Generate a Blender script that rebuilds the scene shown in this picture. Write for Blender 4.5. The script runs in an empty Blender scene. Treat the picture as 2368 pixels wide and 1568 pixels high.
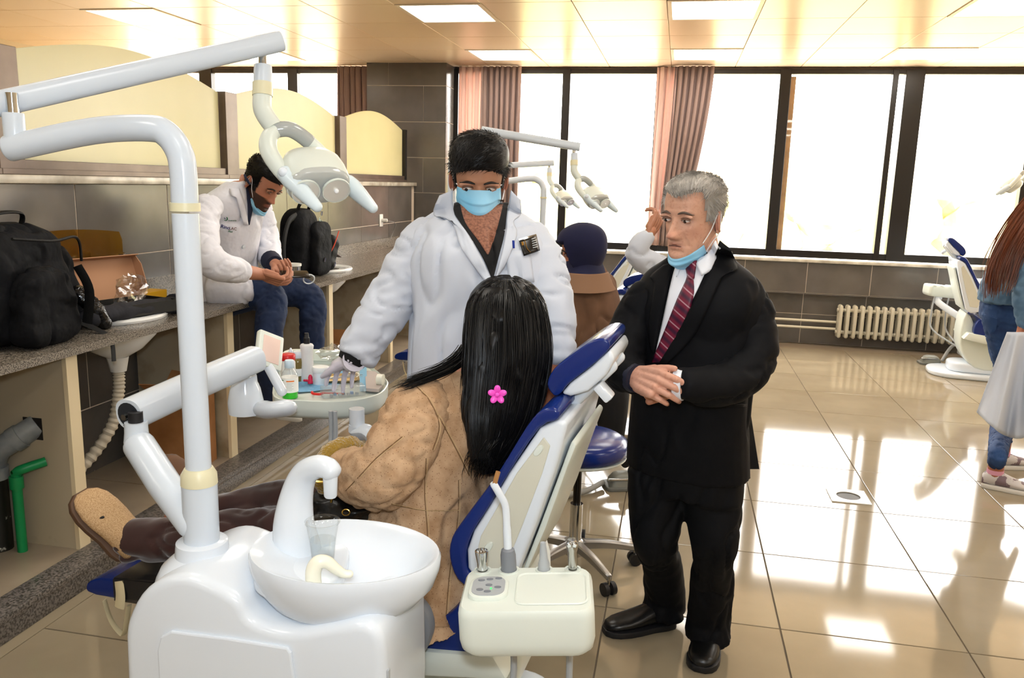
import bpy, bmesh, math, random
import numpy as np
from mathutils import Vector, Matrix, noise
from mathutils.bvhtree import BVHTree
random.seed(7)
S = bpy.context.scene
COL = S.collection
# ------------------------------------------------------------------ camera
FPX, PITCH, ROLL, YAW, EYE = 1880.0, math.radians(10.84), math.radians(1.6), math.radians(11.2), 1.62
fw = Vector((-math.sin(YAW)*math.cos(PITCH), math.cos(YAW)*math.cos(PITCH), -math.sin(PITCH)))
_r0 = Vector((math.cos(YAW), math.sin(YAW), 0)); _u0 = _r0.cross(fw)
rt = _r0*math.cos(ROLL)+_u0*math.sin(ROLL); up = -_r0*math.sin(ROLL)+_u0*math.cos(ROLL)
EYEP = Vector((0, 0, EYE))
cd = bpy.data.cameras.new('camera'); cam = bpy.data.objects.new('camera', cd); COL.objects.link(cam)
cd.sensor_width = 36; cd.lens = FPX/2368*36; cd.clip_start = .02; cd.clip_end = 300
cam.matrix_world = Matrix(((rt.x, up.x, -fw.x, 0), (rt.y, up.y, -fw.y, 0), (rt.z, up.z, -fw.z, EYE), (0, 0, 0, 1)))
S.camera = cam
# ------------------------------------------------------------------ daylight, flash, exposure
SKY = 13.0
w = bpy.data.worlds.new('sky'); S.world = w; w.use_nodes = True
bg = w.node_tree.nodes['Background']; bg.inputs[0].default_value = (1.0, .97, .92, 1); bg.inputs[1].default_value = SKY
fl = bpy.data.lights.new('camera_flash', 'AREA'); fl.shape = 'DISK'; fl.size = .10; fl.energy = 17; fl.color = (.80, .90, 1.0)
flo = bpy.data.objects.new('camera_flash', fl); COL.objects.link(flo)
flo.location = EYEP+up*.16-fw*.05; flo.rotation_euler = (-fw).to_track_quat('Z', 'Y').to_euler()
cy = S.cycles; cy.max_bounces = 7; cy.diffuse_bounces = 3; cy.glossy_bounces = 3; cy.transmission_bounces = 4; cy.transparent_max_bounces = 12; cy.caustics_reflective = False; cy.caustics_refractive = False
S.view_settings.view_transform = 'Standard'; S.view_settings.look = 'None'
S.view_settings.gamma = 1; S.view_settings.use_curve_mapping = False; S.view_settings.exposure = 0.25

# ------------------------------------------------------------------ placing helpers: a sight line at a known distance or plane
def ray(x, y): return rt*((x-1184)/FPX)-up*((y-784)/FPX)+fw
def at(x, y, d): return EYEP+ray(x, y)*d
def atX(x, y, X): r = ray(x, y); return EYEP+r*(X/r.x)
def atY(x, y, Y): r = ray(x, y); return EYEP+r*(Y/r.y)
def atZ(x, y, Z): r = ray(x, y); return EYEP+r*((Z-EYE)/r.z)

# ------------------------------------------------------------------ materials
def lin(h):
    if isinstance(h, str):
        c = [int(h[i:i+2], 16)/255 for i in (0, 2, 4)]
        return tuple(x/12.92 if x <= .04045 else ((x+.055)/1.055)**2.4 for x in c)
    return tuple(h)
MATS = {}
def pm(name, col, rough=.5, metal=0, spec=.5, col2=None, vs=6, vdet=4, vlo=.35, vhi=.65, bump=0, bs=40, bdist=.01, coat=0, trans=0,
       ior=1.45, emis=None, es=0, sheen=0, rnd=0, stretch=None, attr=False, bstretch=None, sss=0, bdet=3):
    if name in MATS: return MATS[name]
    m = bpy.data.materials.new(name); m.use_nodes = True; nt = m.node_tree; N = nt.nodes; L = nt.links
    b = N['Principled BSDF']; c = lin(col)+(1,)
    b.inputs['Base Color'].default_value = c; b.inputs['Roughness'].default_value = rough; b.inputs['Metallic'].default_value = metal
    b.inputs['Specular IOR Level'].default_value = spec; b.inputs['IOR'].default_value = ior
    b.inputs['Coat Weight'].default_value = coat; b.inputs['Coat Roughness'].default_value = .08
    b.inputs['Transmission Weight'].default_value = trans
    if sheen: b.inputs['Sheen Weight'].default_value = sheen; b.inputs['Sheen Roughness'].default_value = .4
    if sss: b.inputs['Subsurface Weight'].default_value = sss; b.inputs['Subsurface Radius'].default_value = (.02, .008, .004)
    if emis: b.inputs['Emission Color'].default_value = lin(emis)+(1,); b.inputs['Emission Strength'].default_value = es
    tc = N.new('ShaderNodeTexCoord')
    def co(st):
        if not st: return tc.outputs['Object']
        mp = N.new('ShaderNodeMapping'); mp.inputs['Scale'].default_value = st; L.new(tc.outputs['Object'], mp.inputs[0]); return mp.outputs[0]
    out = None
    if attr:
        a = N.new('ShaderNodeVertexColor'); a.layer_name = 'Col'; out = a.outputs[0]
    if col2:
        n = N.new('ShaderNodeTexNoise'); n.inputs['Scale'].default_value = vs; n.inputs['Detail'].default_value = vdet
        L.new(co(stretch), n.inputs['Vector'])
        mr = N.new('ShaderNodeMapRange'); mr.inputs[1].default_value = vlo; mr.inputs[2].default_value = vhi; L.new(n.outputs[0], mr.inputs[0])
        mx = N.new('ShaderNodeMix'); mx.data_type = 'RGBA'; L.new(mr.outputs[0], mx.inputs[0])
        if attr:
            ml = N.new('ShaderNodeMix'); ml.data_type = 'RGBA'; ml.blend_type = 'MULTIPLY'; ml.inputs[0].default_value = 1
            L.new(out, ml.inputs[6]); ml.inputs[7].default_value = lin(col2)+(1,); L.new(out, mx.inputs[6]); L.new(ml.outputs[2], mx.inputs[7])
        else:
            mx.inputs[6].default_value = c; mx.inputs[7].default_value = lin(col2)+(1,)
        out = mx.outputs[2]
    if rnd:
        oi = N.new('ShaderNodeObjectInfo'); mr = N.new('ShaderNodeMapRange'); mr.inputs[3].default_value = 1-rnd; mr.inputs[4].default_value = 1+rnd
        L.new(oi.outputs['Random'], mr.inputs[0])
        vm = N.new('ShaderNodeVectorMath'); vm.operation = 'SCALE'
        if out: L.new(out, vm.inputs[0])
        else: vm.inputs[0].default_value = c[:3]
        L.new(mr.outputs[0], vm.inputs['Scale']); out = vm.outputs[0]
    if out: L.new(out, b.inputs['Base Color'])
    if bump:
        n = N.new('ShaderNodeTexNoise'); n.inputs['Scale'].default_value = bs; n.inputs['Detail'].default_value = bdet; L.new(co(bstretch), n.inputs['Vector'])
        bp = N.new('ShaderNodeBump'); bp.inputs['Strength'].default_value = bump; bp.inputs['Distance'].default_value = bdist
        L.new(n.outputs[0], bp.inputs['Height']); L.new(bp.outputs[0], b.inputs['Normal'])
    MATS[name] = m; return m
def clear_mat(name, tint=(1, 1, 1), gloss=.08, rough=.02, fres=True, body=0, bodycol=(1, 1, 1)):
    # thin clear sheet: lets light straight through, with a fresnel sheen
    if name in MATS: return MATS[name]
    m = bpy.data.materials.new(name); m.use_nodes = True; nt = m.node_tree; N = nt.nodes; L = nt.links
    N.remove(N['Principled BSDF']); o = N['Material Output']
    t = N.new('ShaderNodeBsdfTransparent'); t.inputs[0].default_value = tuple(tint)+(1,)
    g = N.new('ShaderNodeBsdfGlossy'); g.inputs['Roughness'].default_value = rough
    mx = N.new('ShaderNodeMixShader'); src = t.outputs[0]
    if body:
        d = N.new('ShaderNodeBsdfDiffuse'); d.inputs[0].default_value = tuple(bodycol)+(1,); tr = N.new('ShaderNodeBsdfTranslucent'); tr.inputs[0].default_value = tuple(bodycol)+(1,)
        a = N.new('ShaderNodeMixShader'); a.inputs[0].default_value = .5; L.new(d.outputs[0], a.inputs[1]); L.new(tr.outputs[0], a.inputs[2])
        b2 = N.new('ShaderNodeMixShader'); b2.inputs[0].default_value = body; L.new(src, b2.inputs[1]); L.new(a.outputs[0], b2.inputs[2]); src = b2.outputs[0]
    if fres:
        lw = N.new('ShaderNodeLayerWeight'); lw.inputs[0].default_value = .5; pw_ = N.new('ShaderNodeMath'); pw_.operation = 'POWER'; pw_.inputs[1].default_value = 3.5; L.new(lw.outputs['Facing'], pw_.inputs[0])
        ma = N.new('ShaderNodeMath'); ma.operation = 'MULTIPLY_ADD'; ma.inputs[1].default_value = .55; ma.inputs[2].default_value = .04; L.new(pw_.outputs[0], ma.inputs[0]); L.new(ma.outputs[0], mx.inputs[0])
    else: mx.inputs[0].default_value = gloss
    L.new(src, mx.inputs[1]); L.new(g.outputs[0], mx.inputs[2]); L.new(mx.outputs[0], o.inputs[0])
    MATS[name] = m; return m

# ------------------------------------------------------------------ mesh helpers
def crv(pts, k=6, closed=False):
    """smooth a polyline (any dimension) with Catmull-Rom"""
    P = [np.array(p, float) for p in pts]; n = len(P); out = []
    for i in range(n if closed else n-1):
        if closed: p0, p1, p2, p3 = P[i-1], P[i], P[(i+1) % n], P[(i+2) % n]
        else: p0, p1, p2, p3 = P[max(i-1, 0)], P[i], P[i+1], P[min(i+2, n-1)]
        for j in range(k):
            t = j/k
            out.append(.5*((2*p1)+(-p0+p2)*t+(2*p0-5*p1+4*p2-p3)*t*t+(-p0+3*p1-3*p2+p3)*t**3))
    if not closed: out.append(P[-1])
    return out
def fr(o, z, x=(1, 0, 0)):
    """frame matrix: origin o, local z along z, local x near x"""
    z = Vector(z).normalized(); x = Vector(x); x = (x-z*x.dot(z))
    if x.length < 1e-5: x = Vector((0, 1, 0)); x = x-z*x.dot(z)
    x.normalize(); y = z.cross(x); o = Vector(o)
    return Matrix(((x.x, y.x, z.x, o.x), (x.y, y.y, z.y, o.y), (x.z, y.z, z.z, o.z), (0, 0, 0, 1)))
def T(x, y=0, z=0): return Matrix.Translation(Vector((x, y, z)) if not isinstance(x, (Vector, tuple, list, np.ndarray)) else Vector(x))
def RZ(a): return Matrix.Rotation(math.radians(a), 4, 'Z')
def RX(a): return Matrix.Rotation(math.radians(a), 4, 'X')
def RY(a): return Matrix.Rotation(math.radians(a), 4, 'Y')
MW = {}
class MB:
    def __init__(s): s.v = []; s.f = []; s.col = []; s.cc = None
    def add(s, vs, fs, M=None):
        o = len(s.v)
        if M is not None: vs = [M @ Vector(v) for v in vs]
        s.v += [(float(v[0]), float(v[1]), float(v[2])) for v in vs]; s.f += [tuple(i+o for i in f) for f in fs]
        if s.cc is not None: s.col += [s.cc]*len(vs)
        return s
    def box(s, c, z, M=None):
        x, y, w_ = z[0]/2, z[1]/2, z[2]/2
        vs = [(c[0]+a*x, c[1]+b*y, c[2]+d*w_) for a in (-1, 1) for b in (-1, 1) for d in (-1, 1)]
        return s.add(vs, [(0, 1, 3, 2), (4, 6, 7, 5), (0, 4, 5, 1), (2, 3, 7, 6), (0, 2, 6, 4), (1, 5, 7, 3)], M)
    def bx(s, x0, x1, y0, y1, z0, z1): return s.box(((x0+x1)/2, (y0+y1)/2, (z0+z1)/2), (x1-x0, y1-y0, z1-z0))
    def loft(s, rings, cap=True, closed=False, M=None):
        n = len(rings[0]); vs = [p for r in rings for p in r]; fs = []; m = len(rings)
        for i in range(m if closed else m-1):
            for j in range(n):
                a = i*n+j; b = i*n+(j+1) % n; k = ((i+1) % m)*n
                fs.append((a, b, k+(j+1) % n, k+j))
        if cap and not closed: fs += [tuple(range(n-1, -1, -1)), tuple(range((m-1)*n, m*n))]
        return s.add(vs, fs, M)
    def tube(s, path, r, n=12, dome=False, upv=None, sq=1.0, ex=2.0, cap=True, wr=None, M=None, closed=False):
        P = [Vector(p) for p in path]; m = len(P)
        R = [r]*m if not hasattr(r, '__len__') else list(r)
        tans = []
        for i in range(m):
            if closed: d = P[(i+1) % m]-P[i-1]
            else: d = P[min(i+1, m-1)]-P[max(i-1, 0)]
            tans.append(d.normalized() if d.length > 1e-9 else Vector((0, 0, 1)))
        u = Vector(upv) if upv is not None else (Vector((0, 0, 1)) if abs(tans[0].z) < .9 else Vector((1, 0, 0)))
        rings = []
        for i in range(m):
            t = tans[i]
            if upv is not None: u = Vector(upv)
            u = u-t*u.dot(t)
            if u.length < 1e-6: u = t.orthogonal()
            u.normalize(); v = t.cross(u); ri = R[i]; a, b = (ri, ri*sq) if not hasattr(ri, '__len__') else ri
            ring = []
            for j in range(n):
                q = 2*math.pi*j/n; cx, sx = math.cos(q), math.sin(q)
                if ex != 2: cx = math.copysign(abs(cx)**(2/ex), cx); sx = math.copysign(abs(sx)**(2/ex), sx)
                k = 1+(wr(i/(m-1), q) if wr else 0)
                ring.append(P[i]+v*(a*cx*k)+u*(b*sx*k))
            rings.append(ring)
        if dome and not closed:
            def dm(ring, p, t, sgn):
                rr = sum((q-p).length for q in ring)/n; o = []
                for k in (.3, .6, .85, 1.0):
                    sc = math.sqrt(max(1-k*k, 0))*.999+.001; o.append([p+(q-p)*sc+t*(sgn*rr*k*(dome if dome is not True else 1)) for q in ring])
                return o
            rings = dm(rings[0], P[0], tans[0], -1)[::-1]+rings+dm(rings[-1], P[-1], tans[-1], 1)
        return s.loft(rings, cap=cap, closed=closed, M=M)
    def lathe(s, prof, n=24, M=None, cap=True, sx=1, sy=1):
        rings = [[(p[0]*math.cos(2*math.pi*j/n)*sx, p[0]*math.sin(2*math.pi*j/n)*sy, p[1]) for j in range(n)] for p in prof]
        return s.loft(rings, cap=cap, M=M)
    def ell(s, c, r, M=None, n=16, m=10):
        rings = []
        for i in range(m+1):
            a = -math.pi/2+math.pi*i/m; cr_ = max(math.cos(a), .01)
            rings.append([(c[0]+r[0]*cr_*math.cos(2*math.pi*j/n), c[1]+r[1]*cr_*math.sin(2*math.pi*j/n), c[2]+r[2]*math.sin(a)) for j in range(n)])
        return s.loft(rings, M=M)
    def prism(s, out, z0, z1, M=None):
        n = len(out); vs = [(p[0], p[1], z0) for p in out]+[(p[0], p[1], z1) for p in out]
        fs = [tuple(range(n-1, -1, -1)), tuple(range(n, 2*n))]+[(i, (i+1) % n, n+(i+1) % n, n+i) for i in range(n)]
        return s.add(vs, fs, M)
    def grid(s, fn, nu, nv, M=None, cu=False):
        vs = [fn(i/(nu-(0 if cu else 1)), j/(nv-1)) for j in range(nv) for i in range(nu)]; fs = []
        for j in range(nv-1):
            for i in range(nu if cu else nu-1):
                a = j*nu+i; b = j*nu+(i+1) % nu; fs.append((a, b, b+nu, a+nu))
        return s.add(vs, fs, M)
    def join(s, o, M=None):
        k = len(s.v); s.v += [tuple(M @ Vector(v)) for v in o.v] if M is not None else o.v; s.f += [tuple(i+k for i in f) for f in o.f]
        if s.cc is not None: s.col += o.col if o.col else [s.cc]*len(o.v)
        return s
    def bvh(s): return BVHTree.FromPolygons([Vector(v) for v in s.v], s.f)
    def remesh(s, vox, it=4, fac=.5):
        me = bpy.data.meshes.new('t'); me.from_pydata(s.v, [], s.f); o = bpy.data.objects.new('t', me); COL.objects.link(o)
        bm = bmesh.new(); bm.from_mesh(me); bmesh.ops.recalc_face_normals(bm, faces=bm.faces); bm.to_mesh(me); bm.free()
        a = o.modifiers.new('r', 'REMESH'); a.mode = 'VOXEL'; a.voxel_size = vox
        if it: b = o.modifiers.new('s', 'SMOOTH'); b.iterations = it; b.factor = fac
        dg = bpy.context.evaluated_depsgraph_get(); e = o.evaluated_get(dg); m2 = e.to_mesh()
        nv = len(m2.vertices); co = np.empty(nv*3, np.float32); m2.vertices.foreach_get('co', co)
        r = MB(); r.v = [tuple(map(float, q)) for q in co.reshape(-1, 3)]; r.f = [tuple(p.vertices) for p in m2.polygons]
        e.to_mesh_clear(); bpy.data.objects.remove(o); bpy.data.meshes.remove(me)
        return r
    def build(s, name, mat, parent=None, smooth=35, bevel=0, bseg=2, solid=0, sub=0, loc=None, normals=True, weld=0):
        V = [Vector(v) for v in s.v]
        if parent is not None: Wm = MW.get(parent.name, Matrix()); inv = Wm.inverted()
        else:
            if loc is None:
                loc = Vector((sum(v.x for v in V)/len(V), sum(v.y for v in V)/len(V), min(v.z for v in V)))
            Wm = T(Vector(loc)); inv = Wm.inverted()
        me = bpy.data.meshes.new(name); me.from_pydata([inv @ v for v in V], [], s.f)
        if s.col and len(s.col) == len(V):
            at_ = me.color_attributes.new('Col', 'FLOAT_COLOR', 'POINT'); at_.data.foreach_set('color', np.array([tuple(c)[:3]+(1,) for c in s.col], np.float32).ravel())
        if normals or bevel or solid:
            bm = bmesh.new(); bm.from_mesh(me)
            if weld: bmesh.ops.remove_doubles(bm, verts=bm.verts, dist=weld)
            bmesh.ops.recalc_face_normals(bm, faces=bm.faces)
            pass
            if bevel:
                es = [e for e in bm.edges if len(e.link_faces) == 2 and e.calc_face_angle(0) > .6]
                bmesh.ops.bevel(bm, geom=es, offset=bevel, segments=bseg, affect='EDGES', profile=.5, clamp_overlap=True)
            bm.to_mesh(me); bm.free()
        if smooth:
            me.polygons.foreach_set('use_smooth', [True]*len(me.polygons)); me.set_sharp_from_angle(angle=math.radians(smooth))
        o = bpy.data.objects.new(name, me); COL.objects.link(o)
        if mat: me.materials.append(mat)
        if parent is not None: o.parent = parent
        else: o.location = Wm.translation
        MW[o.name] = Wm
        if solid: d = o.modifiers.new('thick', 'SOLIDIFY'); d.thickness = solid
        if sub: d = o.modifiers.new('sub', 'SUBSURF'); d.levels = sub; d.render_levels = sub
        return o
def tag(o, label=None, cat=None, group=None, kind=None):
    if label: o['label'] = label
    if cat: o['category'] = cat
    if group: o['group'] = group
    if kind: o['kind'] = kind
    return o
def thing(name, label, cat, loc=(0, 0, 0), rz=0, group=None, kind=None):
    o = bpy.data.objects.new(name, None); COL.objects.link(o); o.empty_display_size = .1
    o.location = loc; o.rotation_euler = (0, 0, math.radians(rz)); MW[o.name] = T(Vector(loc)) @ RZ(rz)
    return tag(o, label, cat, group, kind)
def share(o, loc, rz=0, parent=None):
    c = o.copy(); COL.objects.link(c); c.location = loc; c.rotation_euler = (0, 0, rz); c.parent = parent if parent else o.parent; MW[c.name] = MW.get(o.name, Matrix()); return c
def dup(root, loc, rz, label):
    r = root.copy(); COL.objects.link(r); r.location = loc; r.rotation_euler = (0, 0, math.radians(rz)); r['label'] = label
    MW[r.name] = T(Vector(loc)) @ RZ(rz)
    for ch in list(root.children):
        c = ch.copy(); COL.objects.link(c); c.parent = r
        for g in list(ch.children):
            d = g.copy(); COL.objects.link(d); d.parent = c
    return r
def rr(x0, x1, y0, y1, r, k=5):
    """rounded rectangle outline"""
    o = []
    for cx, cy, a in ((x1-r, y0+r, -90), (x1-r, y1-r, 0), (x0+r, y1-r, 90), (x0+r, y0+r, 180)):
        for i in range(k+1): q = math.radians(a+90*i/k); o.append((cx+r*math.cos(q), cy+r*math.sin(q)))
    return o
def nz(x, y=0, z=0): return noise.noise(Vector((x, y, z)))
def vnorm(mb):
    V = np.array(mb.v); Nn = np.zeros_like(V)
    q = [f for f in mb.f if len(f) == 4]; t = [f for f in mb.f if len(f) == 3]
    for F, k in ((q, 4), (t, 3)):
        if not F: continue
        F = np.array(F); a = V[F[:, 0]]; b = V[F[:, 1]]; c = V[F[:, 2]]
        n = np.cross(c-a, V[F[:, 3]]-b) if k == 4 else np.cross(b-a, c-a)
        for i in range(k): np.add.at(Nn, F[:, i], n)
    Nn /= (np.linalg.norm(Nn, axis=1, keepdims=True)+1e-9); return V, Nn
def wrinkle(mb, amp=.004, sc=14, st=(1, 1, 1), seed=0, ridge=True, fn=None):
    V, Nn = vnorm(mb); o = []
    for p, n in zip(V, Nn):
        q = Vector((p[0]*sc*st[0]+seed, p[1]*sc*st[1], p[2]*sc*st[2])); a = noise.noise(q); b = noise.noise(q*2.3)
        q2 = Vector((p[0]*sc*st[0]+seed+.8*b, p[1]*sc*st[1]+.8*a, p[2]*sc*st[2]+5)); c = noise.noise(q2)
        h = (.3-1.5*max(0, 1-abs(c)*4.5)**1.3+.45*a) if ridge else a+.4*b
        k = amp*h*(fn(p) if fn else 1); o.append((p[0]+n[0]*k, p[1]+n[1]*k, p[2]+n[2]*k))
    mb.v = o; return mb
# ================================================================== THE ROOM
ZC = 2.87      # ceiling height
M_floor = pm('floor_porcelain', '978a73', .07, spec=.5, col2='8c7f69', vs=2.2, vdet=8, rnd=.04, bump=.03, bs=3, bdist=.004)
M_grout = pm('dark_grout', '6e6252', .9)
M_ltgrout = pm('pale_grout', 'cdbfae', .9)
M_tile = pm('dark_wall_tile', '59544f', .22, spec=.5, col2='66615b', vs=3, vdet=9, rnd=.05)
M_ceil = pm('peach_ceiling_panel', 'e9d0b0', .30, spec=.9, col2='e6caa6', vs=1.0, rnd=.02)
M_ceilgap = pm('ceiling_gap', 'b58d68', .8)
M_gran = pm('speckled_granite', '8d8478', .25, col2='3f3a34', vs=190, vdet=2, vlo=.45, vhi=.6)
M_granf = pm('step_granite', '77706a', .3, col2='3a3733', vs=120, vdet=3, vlo=.4, vhi=.62)
M_plat = pm('platform_tile', '9a8c78', .3, col2='8b7d6b', vs=4)
M_marble = pm('sill_marble', 'd9d3c4', .25, col2='a79f90', vs=7, vdet=6)
M_black = pm('black_window_frame', '17130f', .35)
M_bronze = pm('brown_aluminium', '6d5f55', .35, metal=.4, col2='5b4e45', vs=5)
M_pane = clear_mat('window_glass')
M_lamp = pm('ceiling_light_diffuser', 'ffffff', .5, emis='fffaf0', es=11.0)
M_wall = pm('plain_wall', 'd8c8ae', .8)

XR, XL, YB, YW = 5.2, -6.6, -3.6, 9.15
f_ = MB().bx(XL-.2, XR+.2, YB-.2, YW+.2, -.12, -.006).build('floor', M_grout); tag(f_, kind='structure')
tx0, ty0, ts = 1.13, 2.955, .655
t0 = MB().box((0, 0, -.01), (ts-.005, ts-.005, .02)).build('floor_tile', M_floor, f_, smooth=0, bevel=.0015, bseg=1)
fl0 = f_.location
first = True
for i in range(-5, 6):
    for j in range(-4, 10):
        c = Vector((tx0+(i+.5)*ts, ty0+(j+.5)*ts, 0))
        if c.y+ts/2 > YW+.3 or c.x > XR: continue
        if first: t0.location = c; first = False
        else: share(t0, c, 0, f_)
b_ = MB().bx(XL, tx0-5*ts, YB, YW, -.02, 0); b_.bx(tx0-5*ts, XR, YB, ty0-4*ts, -.02, 0); b_.bx(tx0+6*ts, XR, ty0-4*ts, YW, -.02, 0)
b_.build('floor_margin', M_floor, f_, smooth=0)
# ceiling and its panels
ce = MB().bx(XL-.2, XR+.2, YB-.2, YW+.2, ZC+.012, ZC+.15).build('ceiling', M_ceilgap); tag(ce, kind='structure')
cs, cty = .65, .667
c0 = MB().box((0, 0, .006), (cs-.005, cty-.005, .012)).build('ceiling_panel', M_ceil, ce, smooth=0, bevel=.002, bseg=1); first = True
LIGHTX = (-4, 0, 3, 6, 9); LIGHTY = (-12, -9, -6, -3, 0, 3)
MW['ceiling'] = T(ce.location)
for i in range(-7, 12):
    for j in range(-14, 5):
        if i in LIGHTX and j in LIGHTY: continue
        x, y = -2.12+(i+.5)*cs, 5.94+(j+.5)*cty
        if y > YW+.1 or y < YB or (j < -2 and (i+j) % 3 == 7): continue
        p = Vector((x, y, ZC))
        if first: c0.location = p; first = False
        else: share(c0, p, 0, ce)
k = 0
lt = thing('ceiling_light', 'square ceiling light', 'light', (0, 0, ZC), group='square recessed ceiling lights')
a = cs/2-.003; bq = cty/2-.003
m = MB()
for x0, x1, y0, y1 in ((-a, a, -bq, -bq+.03), (-a, a, bq-.03, bq), (-a, -a+.03, -bq+.03, bq-.03), (a-.03, a, -bq+.03, bq-.03)): m.bx(x0, x1, y0, y1, ZC-.006, ZC+.02)
MW[lt.name] = Matrix.Translation((0, 0, ZC))
m.build('frame', pm('light_trim', 'e9d9c0', .4), lt, smooth=0)
MB().bx(-a+.03, a-.03, -bq+.03, bq-.03, ZC+.004, ZC+.008).build('diffuser', M_lamp, lt, smooth=0)
names = {(-4, 0): 'lit square ceiling panel above the largest frosted glass screen', (0, 0): 'lit square ceiling panel above and left of the white coated dentist', (3, 0): 'lit square ceiling panel at top edge right of centre',
         (6, 0): 'lit square ceiling panel cut off at the top right corner', (-4, 3): 'lit ceiling panel half hidden behind the end of the lamp arm', (0, 3): 'lit ceiling panel nearest the pillar and pinkish curtain',
         (3, 3): 'lit ceiling panel in front of the middle curtain', (6, 3): 'lit ceiling panel above the thick black window mullion'}
first = True
for i in LIGHTX:
    for j in LIGHTY:
        p = (-2.12+(i+.5)*cs, 5.94+(j+.5)*cty, ZC); lb = names.get((i, j), 'lit square ceiling panel outside the view')
        if first: lt.location = p; lt['label'] = lb; first = False
        else: dup(lt, p, 0, lb)
# plain enclosing walls (out of view)
tag(MB().bx(XL-.2, XL, YB, YW, 0, ZC+.02).build('wall_left', M_wall), kind='structure')
tag(MB().bx(XR, XR+.2, YB, YW, 0, ZC+.02).build('wall_right', M_wall), kind='structure')
tag(MB().bx(XL-.2, XR+.2, YB-.2, YB, 0, ZC+.02).build('wall_behind', M_wall), kind='structure')
# platform with granite step
pf = MB().bx(-2.88, -2.30, .3, 8.74, -.005, .097).build('floor_platform', M_plat); tag(pf, kind='structure')
for y in np.arange(.3, 8.7, .62):
    MB().bx(-2.875, -2.305, y, min(y+.615, 8.74), .09, .1).build('platform_tile', M_plat, pf, smooth=0)
st = MB().bx(-2.31, -2.197, .3, 8.74, 0, .104); st.bx(-2.2, -2.19, .3, 8.74, .075, .104)
tag(st.build('trim_1', M_granf, bevel=.003), kind='structure')

# half-height partition wall on the left, clad in dark tiles
XP = -2.88; TW, TH = .735, .375
pw = MB().bx(XP-.13, XP-.0025, .3, 8.74, 0, 1.56).build('wall_partition', M_ltgrout); tag(pw, kind='structure')
tp = MB().box((0, 0, 0), (.014, TW-.006, TH-.006)).build('wall_tile', M_tile, pw, smooth=0, bevel=.0012, bseg=1); first = True
for r in range(-1, 4):
    zt = 1.56-r*TH if r >= 0 else 1.56
    if r < 0: continue
    for c in range(-5, 8):
        y0 = 3.51+c*TW; y1 = y0+TW; z1 = 1.56-r*TH; z0 = z1-TH
        if y0 > 8.6 or y1 < .4: continue
        p = Vector((XP-.007, (y0+y1)/2, (z0+z1)/2))
        if y1 > 8.74: MB().bx(XP-.014, XP, y0+.003, 8.735, z0+.003, z1-.003).build('wall_tile', M_tile, pw, smooth=0); continue
        if first: tp.location = p; first = False
        else: share(tp, p, 0, pw)
tag(MB().bx(XP-.17, XP+.025, .3, 8.76, 1.56, 1.598).build('trim_2', M_marble, bevel=.004), kind='structure')
tag(MB().bx(XP-.015, XP+.001, .3, 8.6, .1, .43).build('baseboard_left', M_tile), kind='structure')

# pillar, tiled, between the two window bays
PX0, PX1, PY = -3.44, -2.535, 8.77
pi_ = MB().bx(PX0+.0025, PX1-.0025, PY+.0025, YW+.1, 0, ZC+.01).build('wall_pillar', M_ltgrout); tag(pi_, kind='structure')
PH = .38
for r in range(8):
    z1 = ZC-.0-r*PH+.14; z0 = z1-PH
    z1 = min(z1, ZC); z0 = max(z0, 0)
    cuts = [PX0, -3.19, PX1] if r % 2 == 0 else [PX0, -2.79, PX1]
    for a, b in zip(cuts, cuts[1:]): MB().bx(a+.002, b-.002, PY, PY+.013, z0+.003, z1-.003).build('wall_tile', M_tile, pi_, smooth=0)
    MB().bx(PX1-.013, PX1, PY+.002, YW, z0+.003, z1-.003).build('wall_tile', M_tile, pi_, smooth=0)

# wall below the windows
wb = MB().bx(XL, XR, YW+.0025, YW+.2, 0, .9); wb.bx(PX1, XR, YW-.0975, YW+.02, .56, .88)
wb = wb.build('wall_back', M_ltgrout); tag(wb, kind='structure')
for c in range(-6, 6):
    x0 = 1.375+c*.64; x1 = x0+.64
    if x1 < PX1: continue
    x0 = max(x0, PX1+.003)
    for y, z0, z1 in ((YW-.1, .56, .885), (YW, .32, .56), (YW, .0, .32)):
        MB().bx(x0+.003, x1-.003, y, y+.013, z0+.003, z1-.003).build('wall_tile', M_tile, wb, smooth=0)
    MB().bx(x0+.003, x1-.003, YW-.1, YW, .547, .559).build('wall_tile', M_tile, wb, smooth=0)
tag(MB().bx(PX1, XR, YW-.13, YW+.15, .885, .915).build('trim_3', M_marble, bevel=.004), kind='structure')
tag(MB().bx(XL, XR, YW-.02, YW+.2, 2.845, ZC+.02).build('trim_4', M_bronze), kind='structure')

# windows: black aluminium frames, each with its panes
def window(n, x0, x1, bars, zb=.93, zt=2.845, wide=.05, y0=9.09):
    m = MB(); m.bx(x0, x1, y0, y0+.07, zb, zb+.075); m.bx(x0, x1, y0, y0+.07, zt-.045, zt)
    for a, b in bars: m.bx(a, b, y0-.012, y0+.08, zb, zt)
    o = m.build('window_%d' % n, M_black, smooth=0, bevel=.003, bseg=1); tag(o, kind='structure')
    ed = [x0]+[q for a, b in bars for q in (a, b)]+[x1]
    for a, b in zip(ed[::2], ed[1::2]):
        if b-a > .12:
            MB().bx(a, b, y0+.03, y0+.036, zb+.07, zt-.04).build('pane', M_pane, o, smooth=0)
    return o
window(1, XL, PX0, [(-5.66, -5.5), (-4.53, -4.41)])
window(2, PX1, -.27, [(PX1, PX1+.05), (-1.32, -1.235), (-.32, -.27)])
window(3, -.27, 2.075, [(-.27, -.2), (.935, 1.045), (2.02, 2.075)])
window(4, 2.14, XR, [(2.14, 2.32), (3.32, 3.5), (4.6, 4.7)])
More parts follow.
